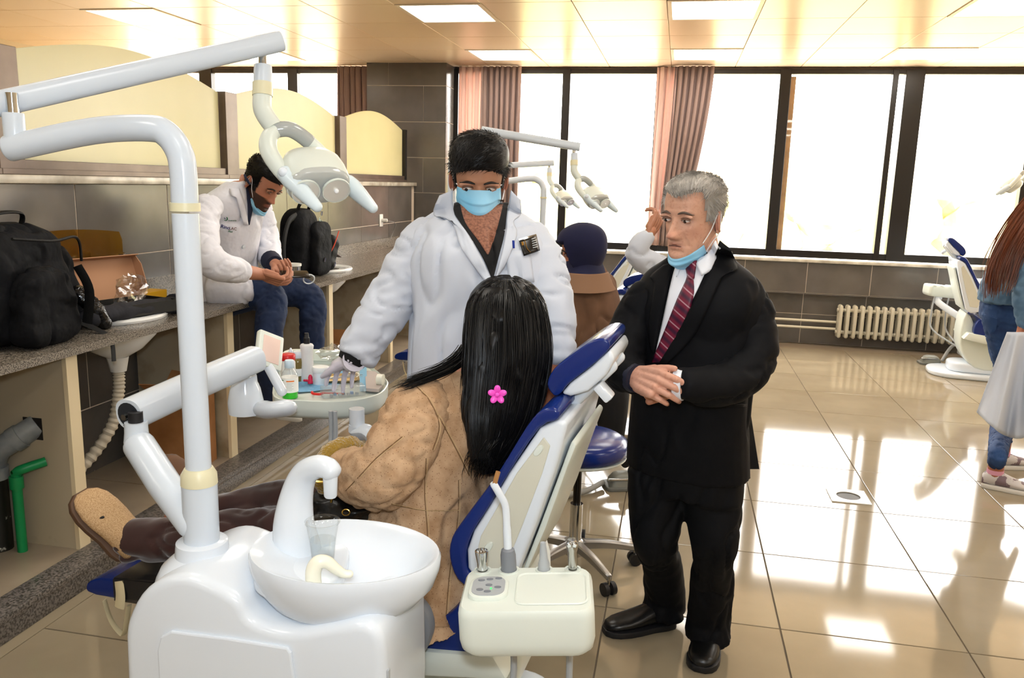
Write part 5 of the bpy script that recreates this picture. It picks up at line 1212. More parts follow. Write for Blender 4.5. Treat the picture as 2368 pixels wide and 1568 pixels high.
    st([(1556, 606), (1546, 655), (1528, 745), (1512, 815)], [(1534, 612), (1502, 640), (1512, 660), (1498, 760), (1506, 815)], 'lapel', M_suit, .014, .004)
    st([(1650, 938), (1652, 944)], [(1728, 934), (1728, 941)], 'pocket_flap', M_suit, .008, .004)
    # cuffs
    MB().tube([at(1580, 890, 2.315), at(1560, 889, 2.325)], [.046, .043], 20).build('shirt_cuff', M_sh, r)
    MB().tube([at(1466, 874, 2.425), at(1474, 876, 2.41)], [.045, .042], 20).build('shirt_cuff', pm('navy_cuff', '14182c', .6), r)
    def th(x, y, z):
        if y > .04 and z < .070+.014*(abs(x)/.05): return 0
        if y > .0 and z < .03-.06*(abs(x) > .058)*(y < .03): return 0
        if y <= .0 and z < -.04-.02*(y < -.05): return 0
        if y > -.03 and z < -.0: return 0
        return .004+.008*max(0, min(1, (z-.02)/.06))
    hc = hair_cap(H, th, 5600, .024, lambda v: (-.4, .8, .0) if v.z > .06 else (0, -.35, -1), 5, .0007, .02, .06)
    hc.build('hair', pm('grey_hair', 'b3ada5', .55, col2='8a857e', vs=14, vdet=3), r, smooth=50)
    facemask(H, True, M_mask, r, 1.02)
oldman()
def txt(bv, s, px, py, size, mat, parent, name, off=.003, slope=0, shear=0, bold=0):
    """lettering printed on cloth: flat glyph mesh laid on the garment"""
    c = bpy.data.curves.new('t', 'FONT'); c.body = s; c.size = 1; c.resolution_u = 3; c.shear = shear; c.offset = bold; o = bpy.data.objects.new('t', c); COL.objects.link(o)
    dg = bpy.context.evaluated_depsgraph_get(); me = o.evaluated_get(dg).to_mesh(); m = MB(); vs = []
    for v in me.vertices:
        x = px+v.co.x*size; y = py-v.co.y*size+slope*v.co.x*size; d = ray(x, y).normalized(); h_, n_, _, t_ = bv.ray_cast(EYEP, d)
        vs.append(EYEP+d*((t_ if h_ is not None else 5)-off))
    m.add(vs, [tuple(p.vertices) for p in me.polygons]); o.evaluated_get(dg).to_mesh_clear(); bpy.data.objects.remove(o); bpy.data.curves.remove(c)
    return m.build(name, mat, parent, smooth=0, normals=False)
def strands(paths, seed, n, mat, root, jit=.006, r0=.0022, pts=16, name='hair_strands', out=.0):
    """locks that follow a bundle of guide paths"""
    rnd = random.Random(seed); m = MB()
    for _ in range(n):
        g = rnd.choice(paths); G_ = crv(g, 5); a = rnd.uniform(0, .25); b = rnd.uniform(.75, 1.0); k = len(G_); P = []
        o = Vector((rnd.gauss(0, 1), rnd.gauss(0, 1), rnd.gauss(0, .6)))*jit
        for i in range(pts):
            t = a+(b-a)*i/(pts-1); x = t*(k-1); j = min(int(x), k-2); q = Vector(G_[j]).lerp(Vector(G_[j+1]), x-j); w_ = Vector((nz(t*3+o.x*200, o.y*300, 1), nz(t*3, o.z*300, 5), 0))*jit*1.2
            P.append(q+o+w_)
        rr_ = r0*rnd.uniform(.6, 1.3); m.tube(P, [rr_*(1-.75*(i/(pts-1))**2) for i in range(pts)], 5)
    return m.build(name, mat, root, smooth=60)
# ------------------------------------------------------------------ patient with long black hair
def patient():
    r = person('person', 'long black haired woman in a tan suede coat sitting with her back turned', (-.6, 2.12, .47))
    sk = 'c98a72'; F = D(-140)
    M_su = pm('tan_suede', 'bf9e7c', .97, col2='a3805e', vs=22, vdet=12, vlo=.40, vhi=.68, bump=.5, bs=70, bdist=.006, bdet=6)
    nt = M_su.node_tree; N = nt.nodes; L = nt.links; bs0 = N['Principled BSDF']; old = bs0.inputs['Base Color'].links[0].from_socket; tcs = N.new('ShaderNodeTexCoord'); vo = N.new('ShaderNodeTexVoronoi'); vo.inputs['Scale'].default_value = 150; L.new(tcs.outputs['Object'], vo.inputs['Vector'])
    mr = N.new('ShaderNodeMapRange'); mr.inputs[1].default_value = .12; mr.inputs[2].default_value = .22; L.new(vo.outputs['Distance'], mr.inputs[0]); mxs = N.new('ShaderNodeMix'); mxs.data_type = 'RGBA'; mxs.inputs[6].default_value = lin('7f5c40')+(1,); L.new(mr.outputs[0], mxs.inputs[0]); L.new(old, mxs.inputs[7]); L.new(mxs.outputs[2], bs0.inputs['Base Color'])
    tr = [(J(978, 1408, 2.247), F, 0.214, 0.177), (J(980, 1350, 2.268), F, 0.214, 0.177), (J(990, 1260, 2.279), F, 0.203, 0.166), (J(1010, 1140, 2.279), F, 0.198, 0.155), (J(1042, 1030, 2.279), F, 0.209, 0.15), (J(1068, 950, 2.279), F, 0.209, 0.139), (J(1086, 905, 2.279), F, 0.177, 0.118), (J(1100, 870, 2.279), F, 0.118, 0.091), (J(1108, 845, 2.279), F, 0.08, 0.075)]
    la = [J(992, 925, 2.19, .070), J(960, 965, 2.13, .086), J(922, 1045, 2.09, .090), J(884, 1100, 2.09, .088), J(840, 1102, 2.16, .080), J(808, 1092, 2.21, .074)]
    ra = [J(1180, 930, 2.408, 0.075), J(1160, 1020, 2.504, 0.071), J(1125, 1000, 2.547, 0.064), J(1104, 930, 2.482, 0.054), J(1096, 880, 2.45, 0.045)]
    co = trunk(tr).remesh(.0085, 4); wrinkle(co, .009, 5.5, (1.1, 1.1, .5), 21)
    bv = co.bvh()
    H = hmat(at(1168, 768, 2.268), D(176, 10), UZ, .98); hd = head(H, sk, dict(brow='150c0a')); neck(hd, H, J(1112, 870, 2.279), .052, .058, lin(sk))
    w_ = Vector(J(1092, 838, 2.429)); h1 = hand(w_, at(1074, 745, 2.418)-w_, rth*.75+fwh*.6, 1, 'd08a7a', curl=((10, 12, 8), (14, 16, 10), (20, 22, 14), (24, 24, 16)), s=1.08, spread=5, nails='1f4a58', thumb=20)
    ll = [J(990, 1375, 2.27, .105), J(860, 1315, 2.29, .10), J(650, 1238, 2.34, .078), J(520, 1240, 2.36, .072), J(400, 1248, 2.40, .064), J(296, 1252, 2.44, .062)]
    rl = [J(1000, 1335, 2.40, .10), J(860, 1265, 2.42, .095), J(690, 1172, 2.46, .075), J(580, 1180, 2.50, .068), J(450, 1195, 2.54, .058), J(405, 1196, 2.55, .05)]
    body(r, [trunk([(q[0], q[1], q[2]*.78, q[3]*.75) for q in tr]), limb([p[:3]+(p[3]*.6,) for p in la]), limb([p[:3]+(p[3]*.6,) for p in ra]), limb([p[:3]+(p[3]*.7,) for p in ll]), limb([p[:3]+(p[3]*.7,) for p in rl])], hd, [h1], sk)
    co.build('suede_coat', M_su, r, smooth=80, normals=False); sl_ = slv(la, 4, amp=.006, wr=.06, sc=9); sl_.build('sleeve', M_su, r, smooth=80, normals=False); slv(ra, 3).build('sleeve', M_su, r, smooth=80, normals=False); co.join(sl_); bv = co.bvh()
    M_vel = pm('brown_velvet', '2c1512', .9, sheen=.6, col2='3a1d18', vs=7)
    tm = MB().join(limb(ll, wr=.06, seed=2, dome=.2, n=22)).join(limb(rl, wr=.05, seed=8, dome=.2, n=22)).remesh(.009, 3); wrinkle(tm, .007, 6.5, (.5, 1.2, 1.2), 13); tm.build('trousers', M_vel, r, smooth=80, normals=False)
    # seams on the coat
    M_seam = pm('suede_seam', '6f5232', .95); M_stitch = pm('suede_stitch', 'cdb081', .95)
    for P in ([(962, 893), (995, 930), (1015, 985), (1000, 1040)], [(1012, 960), (1050, 1030), (1085, 1100)], [(985, 1060), (982, 1140), (988, 1230), (990, 1330)], [(905, 1165), (980, 1180), (1060, 1180)], [(1060, 1110), (1058, 1200), (1040, 1320), (1030, 1440)], [(800, 1135), (870, 1060), (930, 1010)], [(890, 1240), (960, 1252)], [(1068, 960), (1080, 1010), (1085, 1080)]):
        pts = []
        for q in crv(P, 6):
            d = ray(q[0], q[1]).normalized(); h_, n_, _, t_ = bv.ray_cast(EYEP, d)
            if h_ is not None: pts.append(h_+n_*.0008)
        if len(pts) > 2:
            sm_ = MB().tube(pts, .0011, 6).build('seam', M_seam, r); MB().tube([p+rt*.0045-fw*.0004 for p in pts], .0006, 6).build('stitching', M_stitch, sm_)
    for L_, R_, nm in (([(886, 1232), (890, 1250)], [(962, 1240), (964, 1258)], 'pocket_flap'), ([(1040, 868), (1052, 900), (1066, 930)], [(1066, 858), (1084, 890), (1092, 925)], 'yoke_panel'), ([(930, 1425), (932, 1450)], [(1040, 1425), (1040, 1450)], 'hem_band')):
        o = drape(bv, L_, R_, 8, off=.005).build(nm, M_su, r, smooth=60); o.modifiers.new('t', 'SOLIDIFY').thickness = .004
    # fur cuff and collar
    M_fur = pm('mustard_fur', 'a3812f', 1.0, sheen=.8, bump=1.0, bs=160, bdist=.01)
    cc = Vector(J(800, 1088, 2.226)); ax = (Vector(J(790, 1083, 2.247))-Vector(J(832, 1106, 2.172))).normalized(); Fm = fr(cc, ax)
    cf = MB().tube([Fm @ Vector((.068*math.cos(a), .068*math.sin(a), .016)) for a in np.linspace(0, 2*math.pi, 49)[:-1]], .023, 20, closed=True); wrinkle(cf, .006, 70, (1, 1, 1), 1, False); cf.build('fur_cuff', M_fur, r, smooth=60)
    # hair
    M_h = pm('long_black_hair', '040405', .42, spec=.35)
    rows = []
    for y, x, hw, dd, dep in ((642, 1172, 30, 0.054, 2.268), (655, 1172, 58, 0.086, 2.258), (690, 1172, 86, 0.112, 2.247), (750, 1173, 99, 0.128, 2.226), (820, 1173, 102, 0.128, 2.204), (875, 1168, 100, 0.118, 2.193), (930, 1160, 95, 0.096, 2.161), (985, 1150, 80, 0.07, 2.14), (1040, 1136, 54, 0.048, 2.124), (1088, 1124, 26, 0.032, 2.119)):
        rows.append((J(x, y, dep), -fwh, hw*dep/1880, dd))
    hm = trunk(rows[::-1], 36, 2.1, 5)
    hm = hm.remesh(.008, 3); wrinkle(hm, .009, 16, (1, 1, .12), 5); ha = hm.build('hair', M_h, r, smooth=80, normals=False)
    hb_ = hm.bvh(); gp = []
    for k_ in range(46):
        a = -1.0+2.0*k_/45; g = []
        for i, (y, x, hw, dd, dep) in enumerate(((648, 1172, 26, 0, 0), (690, 1172, 80, 0, 0), (760, 1173, 96, 0, 0), (830, 1173, 99, 0, 0), (890, 1166, 96, 0, 0), (960, 1156, 88, 0, 0), (1020, 1142, 68, 0, 0), (1086, 1124, 32, 0, 0))):
            X = x+a*hw*(.985 if i else .9)+4*nz(k_*.7, i*.6); d = ray(X, y).normalized(); h_, n_, _, t_ = hb_.ray_cast(EYEP, d)
            if h_ is None: continue
            g.append(tuple(h_-d*.0015))
        if len(g) > 3: gp.append(g)
    strands(gp, 5, 950, M_h, ha, .004, .0011)
    tail = [[J(1098+k_*3, 770+k_*4, 2.204), J(1070, 820+k_*2, 2.183), J(1030, 850+k_*2, 2.151), J(975, 872+k_*2, 2.108), J(918+k_*3, 893+k_, 2.087)] for k_ in range(5)]
    strands(tail, 8, 200, M_h, ha, .009, .0014, 16, 'shoulder_lock')
    ends = [[J(1150+k_*10, 950, 2.124), J(1120+k_*9, 1020, 2.097), J(1098+k_*8, 1065, 2.103), J(1090+k_*7+6*(k_ % 2), 1108-k_*4, 1.97)] for k_ in range(6)]
    strands(ends, 9, 220, M_h, ha, .014, .0012, 14, 'hair_ends')
    rg = MB(); 
    cl = thing('hair_clip', 'bright pink flower hair clip in the black hair', 'hair clip', J(1150, 915, 2.087)); M_pk = pm('pink_plastic', 'f254c8', .3)
    cp = at(1150, 913, 2.028)
    for k_ in range(5):
        a = k_*2*math.pi/5+.3; p = cp+(rt*math.cos(a)+up*math.sin(a))*.0135; MB().ell((0, 0, 0), (.0115, .0085, .004), fr(p, -fw-(rt*math.cos(a)+up*math.sin(a))*.3, rt*math.cos(a)+up*math.sin(a)), 12, 8).build('petal', M_pk, cl)
    MB().ell((0, 0, 0), (.006, .006, .005), fr(cp-fw*.004, -fw), 12, 8).build('centre', M_pk, cl)
    # shoes
    M_be = pm('beige_mesh', 'c2a27a', .8, col2='a38159', vs=420, vdet=1, vlo=.46, vhi=.56); M_br = pm('brown_sole', '5b4230', .6)
    shoe(at(305, 1285, 2.45), at(182, 1142, 2.47), (rt*.72+up*.35-fw*.6), .125, .085, M_be, M_br, r)
    MB().tube([at(222, 1205, 2.40), at(238, 1196, 2.40)], .004, 8, dome=True).build('shoe_buckle', M_dark, r)
    shoe(at(425, 1215, 2.56), at(388, 1052, 2.62), (rt*.85-fw*.5), .10, .075, pm('brown_mesh', '6b4b34', .8, col2='c2a67c', vs=14, vlo=.55, vhi=.58), M_br, r)
    # handbag on the lap
    bgp = at(795, 1168, 2.24); hbm = thing('handbag', 'black leather handbag with gold rings on the woman\'s lap', 'handbag', bgp)
    bm = crumple((0, 0, 0), .12, 3, (1.1, .75, .42)); MB().join(bm, T(bgp) @ RZ(-15)).remesh(.01, 4).build('bag_body', pm('black_soft_leather', '0a0a0b', .3, bump=.3, bs=25), hbm, smooth=80)
    c_ = at(750, 1106, 2.1)
    MB().tube([c_+rt*(.033*math.cos(a))+(up*.5+fw*.6)*(.018*math.sin(a)) for a in np.linspace(0, 2*math.pi, 25)[:-1]], .0035, 8, closed=True).build('gold_ring', pm('gold', 'd8b25a', .2, metal=1), hbm)
    MB().tube([at(768, 1150, 2.135), at(766, 1160, 2.135)], .004, 8, dome=True).build('gold_stud', MATS['gold'], hbm)
    MB().tube(crv([at(722, 1104, 2.12), at(700, 1140, 2.14), at(720, 1175, 2.14)], 5), .008, 8, sq=.5).build('bag_handle', MATS['black_soft_leather'], hbm)
    c_ = at(800, 1185, 2.125); MB().tube([c_+rt*(.010*math.cos(a))+up*(.008*math.sin(a)) for a in np.linspace(0, 2*math.pi, 17)[:-1]], .0018, 6, closed=True).build('gold_ring', MATS['gold'], hbm)
patient()
# ------------------------------------------------------------------ student sitting on the counter
def student():
    X = lambda x, y, xx, rr_=None: (lambda p: (p.x, p.y, p.z) if rr_ is None else (p.x, p.y, p.z, rr_))(atX(x, y, xx))
    r = person('person', 'seated man in a striped white coat and jeans looking down at his phone', X(520, 700, -2.5))
    sk = 'b57d63'; F = Vector((.93, -.36, 0))
    M_wc = pm('striped_white_coat', 'dcdde6', .85, bump=.5, bs=8, bdist=.03)
    tr = [(X(515, 690, -2.50), F, .22, .19), (X(518, 650, -2.50), F, .20, .17), (X(522, 590, -2.48), F, .185, .145), (X(528, 520, -2.44), F, .195, .14), (X(540, 465, -2.40), F, .18, .125), (X(556, 435, -2.37), F, .12, .095), (X(566, 418, -2.34), F, .08, .075)]
    ra = [X(480, 475, -2.36, .074), X(468, 540, -2.30, .076), X(488, 605, -2.2, .072), X(535, 622, -2.14, .066), X(562, 628, -2.12, .056)]
    la = [X(598, 480, -2.42, .072), X(615, 540, -2.38, .074), X(622, 590, -2.3, .066), X(630, 606, -2.24, .056)]
    co = MB().join(trunk(tr))
    co.join(limb([X(500, 680, -2.45, .10), X(540, 672, -2.35, .098), X(575, 665, -2.28, .085)], dome=.3)); co = co.remesh(.011, 4); wrinkle(co, .010, 6, (1, 1, .6), 31); bv = co.bvh()
    H = hmat(atX(607, 424, -2.24), Vector((.86, -.22, -.62)), Vector((.3, 0, 1)), 1.12); hd = head(H, sk, dict(beard='17100c', brow='130c09', open=.45, gaze=(0, -1))); neck(hd, H, X(560, 430, -2.36), .056, .064, lin(sk))
    w1 = Vector(X(605, 634, -2.08)); ph = Vector(X(690, 632, -1.98)); h1 = hand(w1, Vector(X(665, 655, -1.98))-w1, Vector((.2, .75, .5)), -1, sk, curl=((25, 30, 20), (32, 38, 25), (38, 40, 28), (42, 42, 28)), s=1.15, thumb=20)
    w2 = Vector(X(640, 612, -2.14)); h2 = hand(w2, Vector(X(672, 634, -2.02))-w2, Vector((.1, -.5, .6)), 1, sk, curl=40, s=1.05)
    fa = limb([X(560, 628, -2.12, .040), X(608, 635, -2.08, .030)]); fa.col = [lin(sk)]*len(fa.v)
    ll = [X(525, 690, -2.45, .10), X(590, 678, -2.28, .098), X(628, 696, -2.16, .085), X(622, 770, -2.12, .074), X(622, 850, -2.12, .064), X(630, 925, -2.13, .058)]
    rl = [X(560, 675, -2.5, .10), X(660, 672, -2.3, .095), X(718, 690, -2.17, .085), X(722, 760, -2.14, .076), X(722, 835, -2.14, .066), X(724, 890, -2.14, .058)]
    body(r, [trunk([(q[0], q[1], q[2]*.78, q[3]*.75) for q in tr])]+[limb([p[:3]+(p[3]*.65,) for p in l]) for l in (ra, la, ll, rl)], hd, [h1, h2, fa], sk)
    co.build('lab_coat', M_wc, r, smooth=80, normals=False); slv(ra, 3, .01).build('sleeve', M_wc, r, smooth=80, normals=False); slv(la, 6, .01).build('sleeve', M_wc, r, smooth=80, normals=False)
    M_j = pm('dark_blue_jeans', '101f3c', .85, col2='182a4c', vs=6)
    j = MB().join(limb(ll, wr=.04, dome=.2, n=20)).join(limb(rl, wr=.04, seed=4, dome=.2, n=20)).remesh(.011, 3); wrinkle(j, .005, 12, (1, 1, 1), 3); j.build('jeans', M_j, r, smooth=80, normals=False)
    hf = Vector(X(636, 965, -2.15)); shoe(hf, Vector(X(698, 972, -2.02)), UZ, .10, .08, pm('black_canvas', '101014', .8), pm('grey_sole', 'a9a8a4', .7), r)
    hf2 = Vector(X(722, 905, -2.2)); shoe(hf2, hf2+Vector((.23, -.05, 0)), UZ, .10, .08, MATS['black_canvas'], MATS['grey_sole'], r)
    def th(x, y, z):
        if y > .03 and z < .062: return 0
        if y > -.02 and z < -.005 and not (abs(x) > .06 and y < .03 and z > -.03): return 0
        if y <= -.02 and z < -.06: return 0
        return .003+.012*max(0, min(1, (z-.02)/.06))
    hair_cap(H, th, 1200, .016, lambda v: (.1, .7, .3), 4, .0014, .5, .15).build('hair', MATS['black_hair'], r, smooth=50)
    facemask(H, True, M_mask, r, 1.0)
    def st(L_, R_, nm, mt, off, th_=.004, nu=6):
        o = drape(bv, L_, R_, nu, off=off).build(nm, mt, r, smooth=60); o.modifiers.new('t', 'SOLIDIFY').thickness = th_; return o
    st([(566, 402), (572, 470), (574, 520)], [(590, 440), (586, 470), (576, 520)], 'shirt', pm('navy_shirt', '131a33', .8), .006)
    st([(554, 436), (560, 452), (568, 478), (575, 520)], [(530, 436), (534, 452), (546, 460), (563, 520)], 'collar', M_wc, .018)
    h_, n_, _, _ = bv.ray_cast(EYEP, ray(563, 570).normalized()); MB().lathe([(.011, 0), (.011, .004), (0, .005)], 14, fr(h_+n_*.002, n_)).build('button', M_white, r)
    G1 = pm('print_green', '1d6b46', .7); B1_ = pm('print_navy', '1a1f66', .7); R1 = pm('print_brown', '6a3428', .7)
    txt(bv, 'Rino', 509.5, 526.5, 11.5, B1_, r, 'printed_text', slope=.22, shear=.25, bold=.02); txt(bv, 'LAC', 529.5, 530.8, 9.5, R1, r, 'printed_text', slope=.12, shear=.1, bold=.01); txt(bv, 'Plus', 527, 537, 6.5, G1, r, 'printed_text', slope=.08, shear=.25, bold=.02)
    txt(bv, 'buerania', 528, 511.5, 5.4, G1, r, 'printed_text', shear=.1, bold=.01)
    e = MB(); pts = []
    for L_, R_, mt in (([(524.5, 501.5), (527, 505), (526, 509), (522, 511), (518.2, 509)], [(523.2, 503), (524.6, 505.5), (524, 508), (522, 509.3), (518, 507.6)], G1), ([(520.5, 500.5), (519, 503.5), (522.8, 506.5)], [(517.8, 504.5), (518.6, 505.2), (522.4, 507.6)], B1_)):
        drape(bv, L_, R_, 3, off=.004).build('printed_emblem', mt, r, smooth=0)
    # navy cuff of the far sleeve
    MB().tube([X(626, 602, -2.25), X(636, 612, -2.19)], [.058, .05], 16).build('cuff', MATS['navy_shirt'], r)
    # phone with a white loop
    pt = thing('phone', 'dark smartphone held by the seated man', 'phone', ph); PF = fr(Vector(X(682, 634, -1.98)), Vector((.25, -.25, .93)), Vector((.75, .6, .05)))
    MB().box((0, 0, 0), (.15, .075, .009), PF).build('case', pm('phone_black', '15120f', .2), pt, bevel=.004)
    MB().tube([PF @ Vector((.078+.03*math.cos(a), 0, -.03+.028*math.sin(a))) for a in np.linspace(0, 2*math.pi, 21)[:-1]], .0035, 8, closed=True).build('wrist_loop', M_white, pt)
student()
# ------------------------------------------------------------------ seated woman in navy headscarf and brown coat (mid room)
def hijab():
    r = person('person', 'woman in a navy headscarf and brown coat sitting behind the dentist', atZ(1360, 1000, 0)); sk = 'c08468'; F = D(-120)
    tr = [(J(1362, 860, 4.6), F, .25, .22), (J(1362, 790, 4.58), F, .23, .19), (J(1360, 710, 4.55), F, .215, .17), (J(1355, 660, 4.53), F, .20, .15), (J(1352, 630, 4.52), F, .15, .12), (J(1350, 610, 4.5), F, .10, .10)]
    la = [J(1318, 660, 4.45, .075), J(1308, 720, 4.4, .078), J(1302, 790, 4.35, .07), J(1260, 820, 4.4, .06)]
    ra = [J(1395, 660, 4.62, .075), J(1400, 730, 4.65, .075), J(1395, 800, 4.7, .07)]
    co = MB().join(trunk(tr)).join(limb(la)).join(limb(ra)).remesh(.013, 4); wrinkle(co, .012, 5, (1, 1, .5), 2)
    H = hmat(at(1346, 585, 4.48), D(-98, -10), UZ, 1.12); hd = head(H, sk, dict(brow='150c0a')); neck(hd, H, J(1350, 640, 4.52), .055, .06, lin(sk))
    L1 = [J(1380, 850, 4.5, .11), J(1410, 880, 4.2, .10), J(1415, 960, 4.15, .08), J(1412, 1040, 4.25, .06)]; L2 = [J(1345, 860, 4.6, .11), J(1330, 900, 4.3, .10), J(1335, 1000, 4.3, .07)]; lg = limb(L1); lg2 = limb(L2)
    body(r, [trunk([(q[0], q[1], q[2]*.78, q[3]*.75) for q in tr]), limb([p[:3]+(p[3]*.6,) for p in L1]), limb([p[:3]+(p[3]*.6,) for p in L2])], hd, [], sk)
    co.build('brown_coat', pm('brown_wool', '6b4d38', .95, col2='5b4130', vs=5), r, smooth=80, normals=False)
    MB().join(lg).join(lg2).remesh(.013, 3).build('black_skirt', pm('black_cloth', '0c0c0f', .85), r, smooth=80, normals=False)
    M_n = pm('navy_scarf', '0d1030', .85, col2='11143a', vs=5)
    def th(x, y, z):
        if y > .035 and -.1 < z < .055 and abs(x) < .062: return 0
        return .032+.004*nz(x*5, y*5, z*5)
    m = hair_cap(H, th, 0, 0); m.join(trunk([(J(1353, 652, 4.5), F, .17, .14), (J(1352, 636, 4.5), F, .14, .12), (J(1350, 618, 4.5), F, .115, .11), (J(1349, 598, 4.49), F, .092, .092)])); m.build('headscarf', M_n, r, smooth=80)
    MB().join(trunk([(J(1354, 668, 4.5), F, .20, .155), (J(1353, 645, 4.5), F, .165, .135), (J(1352, 628, 4.5), F, .14, .125)])).build('coat_collar', pm('collar_wool', '80614a', .95), r, smooth=80)
hijab()
# ------------------------------------------------------------------ person with a raised arm behind the suited man
def raised():
    r = person('person', 'partly hidden person in a white coat raising one arm behind the grey haired man', atZ(1610, 960, 0)); sk = 'b98064'; F = D(-60)
    tr = [(J(1612, 900, 5.2), F, .22, .17), (J(1612, 760, 5.12), F, .20, .15), (J(1610, 670, 5.05), F, .20, .14), (J(1606, 625, 5.05), F, .16, .11), (J(1604, 600, 5.05), F, .08, .08)]
    ar = [J(1560, 632, 5.0, .075), J(1510, 612, 4.95, .075), J(1474, 592, 4.92, .07), J(1482, 562, 4.9, .06), J(1494, 548, 4.9, .052)]
    co = MB().join(trunk(tr)).join(limb(ar, wr=.05)).join(limb([J(1650, 640, 5.1, .075), J(1665, 740, 5.1, .075), J(1650, 820, 5.0, .06)])).remesh(.012, 4); wrinkle(co, .007, 8, (1, 1, 1), 4)
    H = hmat(at(1592, 548, 5.02), D(-50, -8), UZ, 1.05); hd = head(H, sk, dict(brow='150c0a')); neck(hd, H, J(1604, 610, 5.05), .05, .058, lin(sk))
    w_ = Vector(J(1504, 536, 4.9)); h_ = hand(w_, at(1526, 494, 4.95)-w_, fwh*.5-rth*.6, -1, 'a9745a', curl=(30, 33, 36, 40), s=1.3)
    fa = limb([J(1498, 545, 4.9, .036), J(1506, 533, 4.9, .03)]); fa.col = [lin(sk)]*len(fa.v)
    lg = [limb([J(1600, 900, 5.2, .09), (.02, 5.1, .5, .07), (.02, 5.1, .06, .05)]), limb([J(1630, 900, 5.2, .09), (.18, 5.15, .5, .07), (.18, 5.15, .06, .05)])]
    body(r, [trunk([(q[0], q[1], q[2]*.78, q[3]*.75) for q in tr])]+lg, hd, [h_, fa], sk)
    co.build('white_coat', M_coat, r, smooth=80, normals=False)
    MB().join(limb([J(1600, 890, 5.2, .10), (.02, 5.1, .5, .08), (.02, 5.1, .06, .07)])).join(limb([J(1630, 890, 5.2, .10), (.18, 5.15, .5, .08), (.18, 5.15, .06, .07)])).build('trousers', MATS['black_cloth'], r, smooth=80)
    def th(x, y, z):
        if y > .03 and -.12 < z < .055: return 0
        return .02
    hair_cap(H, th, 0, 0).build('dark_headscarf', pm('black_scarf', '0e0c0c', .8), r, smooth=80)
    MB().tube([J(1500, 542, 4.9), J(1503, 538, 4.9)], .035, 14).build('bracelet', MATS['gold'], r)
raised()
